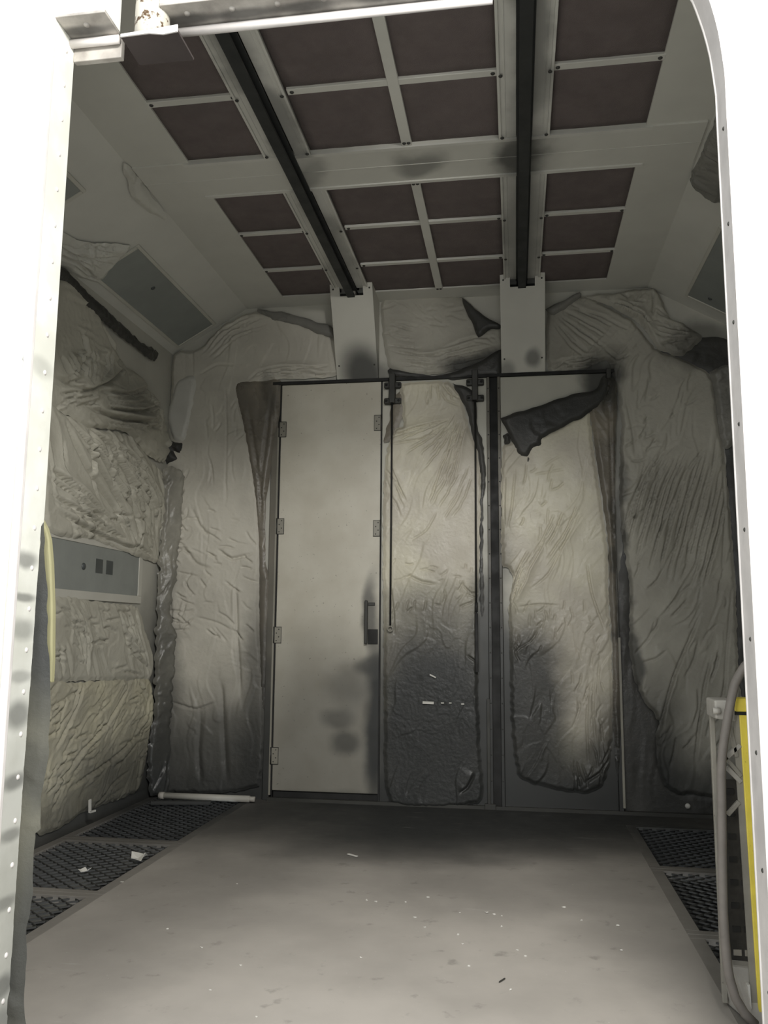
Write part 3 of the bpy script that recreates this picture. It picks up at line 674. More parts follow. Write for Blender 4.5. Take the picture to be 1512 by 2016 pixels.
# --- back wall, left
s1 = film_thing('plastic_sheet', 'tall overspray-grey plastic sheet covering the back wall left of the hinged door', BACK,
  [(345, 700), (392, 690), (440, 645), (505, 616), (660, 668), (668, 740), (560, 748), (492, 756), (470, 768), (490, 860), (506, 960), (514, 1060), (512, 1230), (520, 1330), (513, 1545), (340, 1560), (318, 1555), (318, 1400), (320, 1300), (326, 1230), (322, 1060), (325, 950), (335, 830)],
  M['film'], step=.012, lift=.04, crumple=(.012, 6), fine=.004, seed=11, billow=.03, streaks=[(90, .9, .12, .012)],
  folds=[([(490, 752), (510, 735), (560, 725), (640, 730)], .02, .03), ([(500, 765), (520, 748), (580, 738), (660, 742)], .018, .03), ([(395, 740), (430, 720), (470, 722)], .02, .012),
         ([(430, 650), (470, 650), (520, 628)], .02, .02), ([(440, 665), (480, 655), (530, 640)], .015, .015), ([(380, 760), (370, 830), (352, 870)], .02, .015),
         ([(448, 760), (450, 850), (447, 1000)], .012, .012), ([(380, 1000), (400, 1040), (420, 1060)], .03, .02), ([(430, 1080), (460, 1100), (500, 1090)], .025, .025),
         ([(360, 1070), (390, 1110), (420, 1120)], .03, .02), ([(390, 1215), (430, 1225), (460, 1240)], .02, .016), ([(468, 1140), (472, 1250), (478, 1380)], .03, .02),
         ([(340, 1380), (390, 1395), (430, 1380)], .02, .02), ([(400, 1400), (395, 1480), (400, 1540)], .05, .02), ([(440, 1330), (445, 1450), (450, 1540)], .05, .02), ([(320, 1100), (340, 1190), (345, 1230)], .02, .015)]+dashes(345, 500, 1000, 1260, 46, -28, 30, 14, 46, .012, .024, 1)+fan([(488, 752), (520, 735), (650, 722)], [(500, 766), (530, 752), (662, 742)], 6, .014, .04, 2)+dashes(325, 380, 930, 1240, 22, 40, 40, 14, 36, .012, .024, 3)+fan([(400, 700), (440, 655), (505, 622)], [(420, 715), (470, 668), (540, 640)], 5, .014, .03, 4)+dashes(400, 500, 780, 980, 14, 75, 25, 20, 60, .011, .012, 5))
sheet('folded_flap', BACK, [(508, 612), (560, 618), (655, 645), (658, 668), (600, 650), (530, 630)], M['film_grey'], lift=.07, seed=12, billow=.02, crumple=(.006, 5), tack=.02, parent=s1)
film_thing('plastic_sheet', 'narrow brownish film strip hanging loose beside the hinged door\'s left edge', BACK,
  [(466, 756), (520, 752), (556, 752), (548, 850), (538, 910), (526, 990), (524, 1100), (534, 1150), (528, 1300), (520, 1420), (512, 1300), (513, 1120), (508, 1010), (492, 900), (478, 830)],
  M['film_brown'], lift=.05, seed=13, streaks=[(90, 1.2, .07, .025)], crumple=(.006, 5), ragged=.006, folds=[([(490, 790), (515, 960), (520, 1120)], .03, .03), ([(540, 770), (520, 930), (516, 1050)], .03, .025)])
film_thing('plastic_sheet', 'small pale torn film scrap hanging in the upper left corner of the back wall', BACK,
  [(352, 752), (378, 742), (390, 750), (385, 800), (372, 860), (358, 872), (344, 865), (334, 830), (340, 790)], M['film_light'], lift=.07, seed=14, crumple=(.006, 6), billow=.02)
film_thing('plastic_sheet', 'dark bunched film knot where the left wall meets the back wall', BACK,
  [(300, 880), (330, 868), (350, 872), (366, 876), (360, 890), (346, 888), (352, 905), (330, 912), (312, 905)], M['film_dark'], lift=.05, seed=15, crumple=(.05, 9), billow=.05, ragged=.03)
# --- above the doors
s2 = film_thing('plastic_sheet', 'wrinkled grey sheet above the doors between the two chutes', BACK,
  [(753, 590), (820, 578), (912, 588), (950, 620), (985, 648), (990, 690), (960, 712), (905, 728), (850, 740), (800, 735), (765, 722), (754, 660)], M['film_mid'], seed=16, step=.013, crumple=(.014, 8), billow=.035,
  folds=[([(770, 690), (840, 705), (900, 700), (960, 680)], .02, .02), ([(790, 715), (860, 722), (930, 705)], .018, .02), ([(800, 610), (830, 625), (860, 630)], .02, .01), ([(780, 640), (800, 650), (815, 652)], .02, .012), ([(870, 690), (930, 668), (980, 665)], .02, .018)]+fan([(772, 690), (850, 702), (980, 664)], [(785, 724), (860, 730), (965, 706)], 8, .013, .028, 1)+fan([(765, 630), (790, 634), (815, 640)], [(765, 680), (795, 686), (830, 690)], 5, .012, .02, 2)+dashes(760, 980, 600, 680, 20, -15, 35, 14, 50, .011, .016, 3))
sheet('folded_flap', BACK, [(911, 591), (950, 622), (990, 645), (982, 652), (968, 652), (942, 668), (930, 640)], M['film_dark'], lift=.09, seed=17, crumple=(.008, 6), tack=.02, parent=s2)
film_thing('plastic_sheet', 'black sagging film strip hanging above the paired rods', BACK,
  [(768, 728), (850, 742), (930, 722), (988, 690), (986, 742), (955, 742), (905, 752), (870, 746), (800, 742), (770, 742)], M['film_dark'], lift=.06, seed=18, crumple=(.02, 7))
# --- back wall, right
s3 = film_thing('plastic_sheet', 'broad grey plastic sheet streaked with diagonal creases, covering the back wall right of the doors', BACK,
  [(1078, 612), (1110, 600), (1148, 584), (1192, 604), (1250, 640), (1288, 688), (1340, 708), (1394, 736), (1404, 765), (1412, 830), (1424, 900), (1434, 1000), (1446, 1150), (1452, 1320), (1462, 1400), (1462, 1560), (1340, 1562), (1308, 1545), (1292, 1505), (1290, 1450), (1296, 1420), (1264, 1375), (1246, 1330), (1238, 1270), (1238, 1150), (1222, 1040), (1218, 940), (1222, 840), (1214, 770), (1194, 712), (1150, 728), (1080, 736)],
  M['film_mid'], step=.012, lift=.045, crumple=(.010, 6), fine=.004, seed=21, billow=.03, streaks=[(63, 1.0, .09, .024), (80, 1.2, .13, .014)],
  folds=[([(1300, 890), (1270, 930), (1240, 1000), (1215, 1090)], .022, .035), ([(1390, 880), (1350, 930), (1300, 1040), (1290, 1070)], .018, .03), ([(1410, 860), (1400, 930), (1370, 1020)], .015, .025), ([(1378, 1205), (1355, 1260), (1325, 1330), (1305, 1400), (1290, 1470)], .02, .04),
         ([(1330, 1010), (1310, 1060), (1300, 1110)], .015, .025), ([(1400, 1290), (1385, 1350), (1370, 1450)], .02, .03), ([(1390, 1370), (1375, 1420), (1366, 1500)], .018, .03), ([(1410, 1000), (1390, 1100), (1370, 1150)], .015, .02),
         ([(1262, 1304), (1290, 1296), (1310, 1280)], .014, .02), ([(1190, 690), (1215, 710), (1240, 700)], .02, .03), ([(1150, 720), (1180, 712), (1215, 720)], .02, .03), ([(1090, 730), (1110, 715), (1130, 730)], .02, .025),
         ([(1120, 600), (1160, 620), (1200, 630)], .015, .02), ([(1100, 640), (1140, 680), (1160, 700)], .02, .015), ([(1230, 780), (1245, 850), (1250, 900)], .03, .02), ([(1420, 900), (1425, 1000), (1420, 1150)], .02, .02), ([(1345, 1020), (1325, 1080), (1300, 1130)], .014, .022), ([(1270, 910), (1255, 960), (1232, 1010)], .014, .02), ([(1440, 1150), (1428, 1290), (1420, 1400)], .016, .02)]+fan([(1302, 885), (1262, 950), (1222, 1090)], [(1442, 900), (1420, 1010), (1378, 1180)], 18, .014, .04, 1)+fan([(1120, 602), (1170, 618), (1240, 652)], [(1090, 640), (1120, 680), (1160, 716)], 8, .013, .026, 2)+fan([(1085, 725), (1110, 712), (1190, 700)], [(1085, 736), (1130, 730), (1200, 722)], 4, .014, .035, 3)+dashes(1240, 1440, 1100, 1500, 30, 66, 20, 24, 90, .013, .026, 4)+dashes(1240, 1390, 740, 880, 14, 60, 30, 16, 50, .012, .016, 5)+dashes(1240, 1300, 800, 1020, 16, 30, 30, 12, 36, .012, .024, 6))
sheet('folded_flap', BACK, [(1074, 612), (1110, 595), (1140, 578), (1143, 588), (1118, 606), (1088, 626)], M['film_grey'], lift=.08, seed=27, crumple=(.006, 6), tack=.02, parent=s3)
film_thing('plastic_sheet', 'crumpled grey sheet in the upper right corner below the cove window', BACK,
  [(1150, 586), (1220, 578), (1284, 570), (1300, 592), (1318, 626), (1345, 640), (1366, 655), (1382, 664), (1372, 680), (1340, 702), (1300, 694), (1284, 676), (1258, 640), (1200, 606)], M['film_mid'], step=.013, lift=.05, crumple=(.03, 7), fine=.008, seed=22, billow=.04,
  folds=[([(1288, 610), (1310, 625), (1350, 640)], .018, .03), ([(1200, 606), (1250, 632), (1285, 668)], .025, .05), ([(1300, 680), (1340, 672), (1370, 668)], .02, .04), ([(1283, 580), (1285, 610), (1282, 630)], .02, .035)]+fan([(1288, 612), (1320, 628), (1352, 640)], [(1285, 660), (1320, 668), (1368, 668)], 6, .014, .035, 1)+fan([(1200, 606), (1250, 632), (1285, 668)], [(1205, 598), (1255, 622), (1290, 650)], 3, .016, .05, 2)+dashes(1200, 1290, 580, 640, 16, 10, 50, 10, 34, .012, .02, 3))
film_thing('plastic_sheet', 'black film bared between the grey sheets in the upper right corner', BACK,
  [(1290, 690), (1330, 690), (1372, 668), (1400, 664), (1440, 674), (1445, 740), (1400, 738), (1345, 712)], M['film_dark'], lift=.012, seed=23, crumple=(.02, 6))
film_thing('plastic_sheet', 'bunched crinkled film hanging beside the right jamb at mid height', BACK,
  [(1396, 736), (1430, 722), (1450, 740), (1452, 850), (1438, 880), (1424, 885), (1412, 830), (1404, 770)], M['film_grey'], lift=.06, seed=24, crumple=(.06, 9), billow=.05, step=.016)
film_thing('plastic_sheet', 'soot-blackened low film between the right door frame and the streaked sheet', BACK,
  [(1226, 1060), (1240, 1080), (1242, 1260), (1250, 1330), (1270, 1380), (1298, 1420), (1296, 1500), (1314, 1548), (1345, 1565), (1470, 1566), (1470, 1606), (1226, 1600), (1222, 1400), (1216, 1200)], M['film_dark'], lift=.006, seed=25, crumple=(.01, 5), streaks=[(90, 1.2, .1, .015)])
film_thing('plastic_sheet', 'dark tall strip of film hanging in the gap beside the right jamb', BACK,
  [(1426, 868), (1452, 860), (1470, 1000), (1478, 1300), (1470, 1420), (1452, 1340), (1448, 1150), (1436, 1000)], M['film_dark'], lift=.012, seed=26, crumple=(.012, 5))
# --- middle door
s4 = film_thing('plastic_sheet', 'creased plastic sheet on the middle door, blackened and scraped in its lower half', DOORP,
  [(790, 757), (840, 752), (884, 753), (898, 768), (914, 800), (922, 840), (938, 880), (946, 930), (950, 1010), (944, 1100), (940, 1240), (942, 1380), (946, 1480), (944, 1580), (768, 1580), (756, 1400), (756, 1250), (754, 1080), (757, 940), (764, 880), (780, 846), (795, 838), (792, 795)],
  M['film_door'], step=.0095, lift=.026, crumple=(.006, 6), fine=.003, seed=31, billow=.02, ragged=.01, streaks=[(70, .8, .1, .009)],
  folds=[([(762, 868), (810, 846), (850, 836), (880, 828)], .014, .03), ([(762, 858), (800, 852), (840, 838)], .012, .022), ([(768, 876), (830, 866), (885, 838)], .012, .018), ([(900, 820), (885, 880), (860, 950), (848, 985)], .013, .026), ([(908, 830), (890, 900), (872, 960)], .012, .022), ([(896, 815), (875, 850), (856, 890)], .012, .018), ([(915, 830), (905, 900), (895, 950)], .012, .014),
         ([(870, 758), (885, 775), (905, 785)], .012, .02), ([(868, 770), (880, 790), (905, 800)], .012, .014), ([(756, 920), (780, 950), (800, 985)], .012, .02), ([(860, 1010), (840, 1045), (810, 1065)], .012, .014), ([(800, 1130), (830, 1145), (860, 1150)], .02, .015), ([(850, 756), (845, 780), (842, 800)], .012, .014), ([(770, 1150), (775, 1200), (778, 1250)], .012, .018), ([(910, 1150), (930, 1170), (945, 1165)], .015, .02), ([(920, 1290), (935, 1300), (945, 1310)], .015, .025), ([(905, 1560), (920, 1550), (935, 1520)], .02, .03)]+fan([(880, 828), (830, 846), (764, 866)], [(920, 832), (902, 900), (884, 965)], 11, .011, .03, 1)+fan([(846, 757), (838, 775), (836, 800)], [(878, 757), (892, 772), (908, 790)], 6, .010, .02, 2)+fan([(900, 900), (860, 960), (840, 1000)], [(935, 930), (915, 990), (880, 1040)], 6, .010, .018, 3)+dashes(765, 940, 1100, 1200, 26, 40, 60, 10, 30, seed=4)+fan([(760, 900), (785, 950), (800, 990)], [(757, 930), (775, 985), (790, 1020)], 3, .010, .02, 5))
film_thing('plastic_sheet', 'dark torn film twisted around the rod left of the middle door sheet', DOORP,
  [(772, 790), (792, 770), (800, 800), (786, 850), (815, 842), (790, 862), (760, 872), (758, 850), (770, 826)], M['film_brown'], lift=.02, seed=32, crumple=(.02, 9), ragged=.02)
film_thing('plastic_sheet', 'long dark film strip trailing down beside the black gap post', DOORP,
  [(892, 756), (930, 770), (938, 800), (940, 835), (952, 880), (956, 960), (950, 1010), (953, 1200), (945, 1200), (946, 1010), (946, 920), (928, 850), (915, 800)], M['film_dark'], lift=.03, seed=33, crumple=(.014, 8), ragged=.012, step=.016)
# scraps of pale tape left on the middle door
for k, (xa, ya, xb, yb, w) in enumerate([(832, 1383, 854, 1384, .022), (868, 1384, 874, 1384, .011), (884, 1384, 889, 1384, .010), (908, 1386, 914, 1386, .011), (846, 1328, 858, 1334, .012)]):
    a = onY(xa, ya, 7.895); b_ = onY(xb, yb, 7.895)
    tag(MB().bar(a, b_, .006, w, (0, 0, 1)).build('tape_scrap', M['paper']), ['longest white tape scrap on the blackened middle door', 'small white tape scrap just right of the longest one', 'third white tape scrap along the middle door', 'white tape scrap nearest the black gap post', 'white tape fleck above the row of tape scraps'][k], 'tape', 'tape scraps on the middle door')
# --- right door
s5 = film_thing('plastic_sheet', 'plastic sheet on the right door with bubbled lower edge and black cloud', DOORP,
  [(990, 880), (1030, 870), (1090, 850), (1140, 822), (1160, 812), (1168, 880), (1182, 980), (1196, 1080), (1198, 1180), (1204, 1290), (1206, 1400), (1200, 1500), (1186, 1545), (1160, 1560), (1110, 1556), (1060, 1545), (1020, 1525), (1006, 1420), (1004, 1300), (1002, 1200), (1010, 1140), (1000, 1118), (988, 1110), (987, 1000)],
  M['film_door'], step=.0095, lift=.026, crumple=(.006, 6), fine=.003, seed=41, billow=.02, ragged=.012, streaks=[(64, .9, .1, .014), (88, .9, .08, .006)],
  folds=[([(1040, 1085), (1018, 1125), (1004, 1170), (1002, 1220)], .014, .045), ([(1052, 1082), (1025, 1130), (1008, 1190)], .012, .03), ([(1090, 1015), (1070, 1060), (1050, 1090)], .013, .025), ([(1140, 1000), (1115, 1060), (1080, 1130), (1045, 1160)], .013, .022), ([(995, 935), (993, 1000), (994, 1038)], .012, .02), ([(1015, 925), (1008, 1000), (1000, 1040)], .012, .018),
         ([(1155, 1110), (1165, 1170), (1190, 1240)], .014, .025), ([(1160, 1330), (1155, 1420), (1158, 1500)], .012, .018), ([(1170, 1330), (1166, 1380), (1172, 1460)], .012, .018), ([(1180, 1300), (1175, 1370)], .012, .014), ([(1150, 1540), (1180, 1520), (1200, 1490)], .02, .025), ([(1020, 1195), (1060, 1190), (1100, 1192)], .014, .012), ([(1060, 1240), (1045, 1262), (1015, 1280)], .012, .012), ([(1050, 935), (1080, 930), (1110, 925)], .014, .01)]+fan([(1040, 1088), (1018, 1130), (1003, 1195)], [(1078, 1055), (1045, 1115), (1010, 1205)], 5, .012, .04, 1)+fan([(1098, 1005), (1080, 1045), (1052, 1090)], [(1148, 990), (1122, 1050), (1070, 1128)], 4, .011, .026, 2)+dashes(1010, 1190, 1190, 1300, 34, 75, 40, 10, 34, a=.013, seed=3)+dashes(1120, 1195, 1320, 1540, 24, 88, 25, 20, 70, seed=4)+dashes(1010, 1120, 900, 1060, 10, 60, 30, 14, 44, seed=5))
f5 = sheet('folded_flap', DOORP, [(985, 825), (1040, 808), (1140, 776), (1168, 772), (1190, 742), (1198, 760), (1190, 790), (1160, 815), (1120, 838), (1068, 862), (1066, 880), (1048, 886), (1036, 900), (1022, 896), (1008, 870), (996, 846)], M['film_dark'], lift=.06, seed=42, crumple=(.012, 6), billow=.03, ragged=.014, parent=s5, tack=.03)
f5['label'] = 'black underside of the folded-down top edge'
sheet('torn_tag', DOORP, [(991, 858), (1002, 856), (1004, 872), (996, 878), (992, 868)], M['film_dark'], lift=.05, seed=43, step=.01, parent=s5)
sheet('torn_tag', DOORP, [(1036, 896), (1042, 892), (1044, 905), (1040, 914), (1036, 910)], M['film_dark'], lift=.05, seed=44, step=.01, parent=s5)
film_thing('plastic_sheet', 'dark twisted film rope hanging down the right door frame', DOORP,
  [(1160, 800), (1196, 745), (1214, 760), (1210, 900), (1212, 1080), (1216, 1280), (1222, 1420), (1216, 1540), (1206, 1420), (1206, 1290), (1200, 1180), (1196, 1060), (1182, 960), (1168, 860)], M['film_brown'], lift=.03, seed=45, crumple=(.02, 8), streaks=[(95, 1.2, .045, .045)], step=.016, ragged=.008,
  folds=[([(1165, 830), (1185, 980), (1202, 1150)], .02, .04), ([(1200, 800), (1204, 950), (1208, 1120)], .016, .03)])
# --- left wall
film_thing('plastic_sheet', 'upper left-wall sheet gathered in sagging swags below the cove', LEFT,
  [(90, 560), (150, 560), (200, 640), (236, 712), (268, 740), (300, 790), (322, 840), (332, 880), (318, 910), (290, 900), (240, 850), (170, 842), (110, 808), (85, 800)], M['film_left'], step=.015, lift=0.035, crumple=(.014, 6), fine=.008, seed=51, billow=0.03, streaks=[(15, .5, .09, .05)],
  folds=[([(100, 740), (160, 770), (220, 740), (250, 700)], .03, .06), ([(180, 770), (240, 775), (285, 760)], .025, .05), ([(190, 800), (250, 812), (290, 800), (300, 780)], .025, .06), ([(160, 800), (230, 828), (300, 830)], .03, .07), ([(200, 820), (260, 830), (310, 845)], .025, .05), ([(110, 700), (130, 750), (150, 745)], .03, .05), ([(260, 720), (290, 770), (300, 800)], .03, .05), ([(195, 640), (205, 660), (215, 690)], .03, .05), ([(150, 650), (160, 700), (140, 740)], .03, .04), ([(280, 830), (300, 800), (300, 770)], .022, .04)]+fan([(186, 768), (230, 776), (272, 762), (288, 746)], [(176, 828), (240, 838), (290, 850), (314, 838)], 11, .018, .055, 1)+fan([(112, 690), (126, 725), (142, 752)], [(210, 690), (204, 728), (180, 756)], 8, .016, .04, 2)+fan([(270, 742), (286, 775), (276, 800)], [(300, 800), (308, 832), (300, 852)], 5, .016, .04, 3)+fan([(110, 775), (150, 772), (175, 762)], [(112, 800), (160, 800), (200, 790)], 4, .018, .05, 4))
film_thing('plastic_sheet', 'left-wall sheet pleated in long diagonal folds above the stickered light window', LEFT,
  [(85, 795), (120, 815), (180, 845), (250, 855), (292, 905), (318, 930), (330, 1000), (318, 1060), (305, 1108), (268, 1096), (180, 1062), (85, 1040)], M['film_left'], step=.015, lift=0.03, crumple=(.008, 6), seed=52, billow=0.02, streaks=[(-55, 1.4, .10, .06)],
  folds=[([(120, 830), (160, 920), (215, 1000), (235, 1050)], .03, .06), ([(140, 850), (190, 930), (240, 1020), (260, 1070)], .03, .06), ([(200, 870), (250, 960), (290, 1050)], .03, .05), ([(240, 880), (280, 960), (300, 1040)], .03, .05), ([(90, 920), (130, 960), (170, 1000)], .03, .05), ([(110, 1010), (180, 1050), (270, 1088)], .03, .05), ([(260, 1085), (270, 1050), (275, 1000)], .02, .05)]+fan([(116, 815), (186, 905), (250, 1010), (268, 1072)], [(222, 848), (282, 926), (314, 1000), (318, 1060)], 17, .018, .055, 1)+fan([(88, 905), (150, 960), (215, 1030)], [(90, 985), (150, 1020), (250, 1075)], 6, .018, .04, 2)+dashes(100, 300, 1000, 1085, 16, -35, 30, 14, 50, .014, .03, 3))
film_thing('plastic_sheet', 'wrinkled left-wall sheet taped just below the stickered light window', LEFT,
  [(85, 1176), (200, 1186), (268, 1196), (282, 1240), (298, 1290), (292, 1336), (200, 1340), (120, 1342), (85, 1338)], M['film_left'], step=.014, lift=0.022, crumple=(.010, 6), seed=53, billow=0.015, streaks=[(-62, .8, .12, .02)],
  folds=[([(105, 1185), (150, 1240), (165, 1320)], .02, .03), ([(125, 1170), (160, 1240)], .02, .02), ([(230, 1200), (245, 1270), (290, 1320)], .02, .04), ([(110, 1270), (118, 1330)], .02, .03), ([(120, 1270), (135, 1330)], .02, .03), ([(160, 1240), (168, 1330)], .02, .03), ([(180, 1262), (210, 1260)], .02, .02), ([(240, 1250), (265, 1290)], .025, .04)]+fan([(100, 1190), (145, 1250), (160, 1325)], [(150, 1190), (168, 1260), (172, 1330)], 5, .014, .03, 1)+fan([(225, 1200), (245, 1262), (262, 1300)], [(262, 1200), (272, 1262), (288, 1318)], 5, .014, .035, 2)+dashes(100, 280, 1200, 1330, 26, -20, 40, 12, 40, .012, .02, 3))
film_thing('plastic_sheet', 'yellowish bottom left-wall sheet with fine diagonal ripples, reaching the grating', LEFT,
  [(70, 1342), (130, 1344), (200, 1340), (290, 1336), (298, 1400), (288, 1460), (278, 1530), (262, 1560), (160, 1600), (70, 1640)], M['film_low'], step=.014, lift=0.022, crumple=(.010, 6), fine=.008, seed=54, billow=0.02, streaks=[(55, .7, .09, .024), (15, .5, .06, .018)],
  folds=[([(160, 1350), (130, 1420), (100, 1480)], .02, .03), ([(250, 1350), (200, 1430), (130, 1500)], .02, .03), ([(270, 1345), (285, 1380)], .02, .04), ([(280, 1430), (220, 1490), (120, 1560)], .025, .025)]+dashes(95, 285, 1350, 1580, 46, 52, 22, 20, 80, .012, .02, 1)+dashes(100, 280, 1360, 1500, 20, 15, 20, 12, 30, .012, .02, 2))
# --- corner between the left wall and the back wall: shiny film bridging it
CORN = Plane((XL+.10, YB-.10, 0), (1, 1, 0), (0, 0, 1))
cu = lambda z, a: (a, z)
def zc(y): return onY(310, y, 7.9).z
film_thing('plastic_sheet', 'shiny crinkled film running down the corner between left and back walls', CORN,
  [cu(zc(930), -.10), cu(zc(930), .10), cu(zc(1060), .10), cu(zc(1200), .04), cu(zc(1260), .10), cu(zc(1400), .08), cu(zc(1560), .12), cu(zc(1560), -.125), cu(zc(1460), -.12), cu(zc(1400), -.10), cu(zc(1250), -.12), cu(zc(1060), -.11)],
  M['film_clear'], uv=True, step=.014, lift=.03, crumple=(.03, 5), fine=.006, seed=55, billow=.04, tack=.03, ragged=.03, streaks=[(80, .6, .07, .05)])
# --- left cove: film near the jamb, and the curled lower edge
film_thing('plastic_sheet', 'film stretched over the left cove between the two cove light windows', COVE,
  [(95, 440), (150, 470), (230, 478), (258, 482), (215, 530), (196, 552), (160, 545), (90, 505)], M['film_cove'], step=.014, lift=.01, crumple=(.012, 6), seed=56, billow=.03, streaks=[(-10, .7, .09, .03)],
  folds=[([(110, 478), (160, 498), (230, 500)], .02, .03), ([(110, 495), (150, 510), (185, 545)], .022, .04), ([(120, 470), (190, 480), (240, 482)], .02, .02), ([(140, 515), (170, 540), (200, 548)], .02, .03)]+fan([(112, 470), (160, 478), (240, 484)], [(110, 505), (150, 515), (195, 550)], 7, .014, .03, 1))
film_thing('plastic_sheet', 'dark curled film hem along the bottom of the left cove', LEFT,
  [(90, 520), (118, 528), (160, 572), (220, 625), (270, 672), (302, 690), (304, 702), (296, 712), (272, 694), (215, 650), (165, 604), (118, 556), (90, 548)], M['film_dark'], step=.014, lift=.05, crumple=(.02, 7), seed=57, billow=.03)
film_thing('plastic_sheet', 'puckered film patch where the crossbeam meets the left cove', COVE,
  [(240, 318), (262, 332), (290, 372), (325, 418), (322, 430), (288, 412), (262, 390), (248, 356)], M['film_cove'], step=.016, lift=.02, crumple=(.02, 7), seed=58, billow=.05, streaks=[(-70, .6, .07, .02)])
film_thing('plastic_sheet', 'wrinkled dark film drooping from the right cove beside the rounded corner', COVER,
  [(1425, 205), (1398, 260), (1378, 310), (1360, 350), (1375, 372), (1420, 395), (1440, 300)], M['film_grey'], step=.014, lift=.02, crumple=(.02, 6), seed=59, billow=.06, streaks=[(60, .7, .1, .04)])

# ================================================================== THINGS AT THE LEFT JAMB
JP = Plane((0, YF+.012, 0), (1, 0, 0), (0, 0, 1))
film_thing('plastic_sheet', 'black-stained film strip hanging behind the bottom of the left jamb', JP,
  [(84, 1030), (92, 1150), (98, 1290), (101, 1400), (96, 1480), (84, 1560), (82, 1630), (70, 1640), (64, 1750), (52, 1840), (50, 1990), (54, 2060), (-30, 2060), (0, 1900), (30, 1600), (50, 1400), (70, 1180)], M['film_stain'], step=.016, lift=.0, seed=61, crumple=(.015, 6), ragged=.008)
FP = Plane((0, YF+.03, 0), (1, 0, 0), (0, 0, 1))
fo_ = MB(); pts = [(80, 1020), (90, 1040), (96, 1062), (100, 1110), (103, 1200), (102, 1300), (100, 1345), (40, 1300), (40, 1200), (50, 1060)]
fo_.prism([FP.pt(*FP.hit(*q)) for q in pts], (0, 0, 0), (0, .03, 0))
tag(fo_.build('foam_strip', M['foam'], bevel=.006), 'pale yellow foam strip peeking out behind the left jamb', 'foam strip')
FRP = Plane((0, YN-.0, 0), (1, 0, 0), (0, 0, 1))
film_thing('plastic_sheet', 'glossy film taped to the white front wall left of the jamb', FRP,
  [(-60, 640), (20, 660), (48, 720), (42, 900), (28, 1150), (8, 1400), (-14, 1700), (-40, 2000), (-120, 2000)], film('bright film', (232, 230, 214), (206, 200, 176), rough=.25, soot=[((-1.95, 2.87, .5), (.5, .5, 1.1), .6)]), step=.025, lift=.004, seed=62, crumple=(.02, 6), streaks=[(80, 1., .1, .02)])  # low cloud: dirty tint that also paints the fading light

# ================================================================== YELLOW POST FRAME AND HOSE AT THE RIGHT JAMB
YP = 3.9
t = thing('post_frame', (1.0, YP, 0), 'yellow steel post on a dusty braced frame with slotted plate, just inside the right jamb', 'frame')
def P(x, y, Y=YP): return onY(x, y, Y)
top = P(1462, 1380); bx = P(1500, 2016).x
pm = MB()
a0 = Vector((.985, YP, .02)); a1 = Vector((.985, YP, P(1462, 1378).z))
xt = P(1463, 1390).x; xb_ = P(1497, 1980).x
pm.hull([(xb_-.008, YP, .02), (xb_+.03, YP, .02), (xb_-.008, YP+.012, .02), (xb_+.03, YP+.012, .02), (xt-.018, YP, top.z), (xt+.034, YP, top.z), (xt-.018, YP+.012, top.z), (xt+.034, YP+.012, top.z)])
pm.hull([(xb_+.02, YP, .02), (xb_+.03, YP, .02), (xb_+.02, YP+.07, .02), (xb_+.03, YP+.07, .02), (xt+.024, YP, top.z), (xt+.034, YP, top.z), (xt+.024, YP+.07, top.z), (xt+.034, YP+.07, top.z)])
pm.build('yellow_post', M['yellow'], t, bevel=.004)
cap = MB().box(xt-.036, xt+.04, YP-.012, YP+.08, top.z-.045, top.z+.012); cap.build('post_cap', M['yellow'], t, bevel=.006)
MB().box(xt-.036, xt+.036, YP-.002, YP+.05, top.z-.06, top.z-.045).build('cap_gap', M['black'], t)
# grey side web of the post
m = MB(); m.hull([(xb_-.034, YP+.006, .02), (xb_-.006, YP+.006, .02), (xb_-.034, YP+.014, .02), (xb_-.006, YP+.014, .02), (xt-.044, YP+.006, top.z-.05), (xt-.016, YP+.006, top.z-.05), (xt-.044, YP+.014, top.z-.05), (xt-.016, YP+.014, top.z-.05)])
m.build('post_web', M['greymetal'], t)
# rear upright, top bracket and braces
ru = MB(); xr = P(1418, 1420).x
ru.bar((xr, YP+.16, 0.02), (xr-.0, YP+.16, top.z-.06), .022, .022); ru.build('rear_upright', M['greymetal'], t, bevel=.003)
br = MB(); q0, q1 = P(1408, 1378), P(1435, 1416)
br.hull([(xr-.02, YP+.0, q1.z), (xt-.03, YP+.0, q1.z-.01), (xr-.02, YP+.17, q1.z), (xt-.03, YP+.17, q1.z-.01), (xr-.02, YP+.0, q0.z), (xt-.03, YP+.0, q0.z), (xr-.02, YP+.17, q0.z), (xt-.03, YP+.17, q0.z)])
br.build('top_bracket', M['pale'], t, bevel=.008)
MB().tube([(xr-.03, YP-.01, q1.z+.035), (xr+.0, YP-.01, q1.z+.035)], .014, 10).build('bracket_bolt', M['pale'], t, True)
for (xa, ya), (xb2, yb), w, mt in (((1427, 1494), (1457, 1466), .02, 'pale'), ((1427, 1490), (1459, 1528), .018, 'greymetal'), ((1430, 1510), (1459, 1540), .02, 'pale'), ((1432, 1604), (1455, 1578), .018, 'greymetal'), ((1436, 1428), (1450, 1490), .018, 'greymetal')):
    MB().bar(P(xa, ya, YP+.01), P(xb2, yb, YP+.01), w, .02, (0, 1, 0)).build('brace', M[mt], t, bevel=.003)
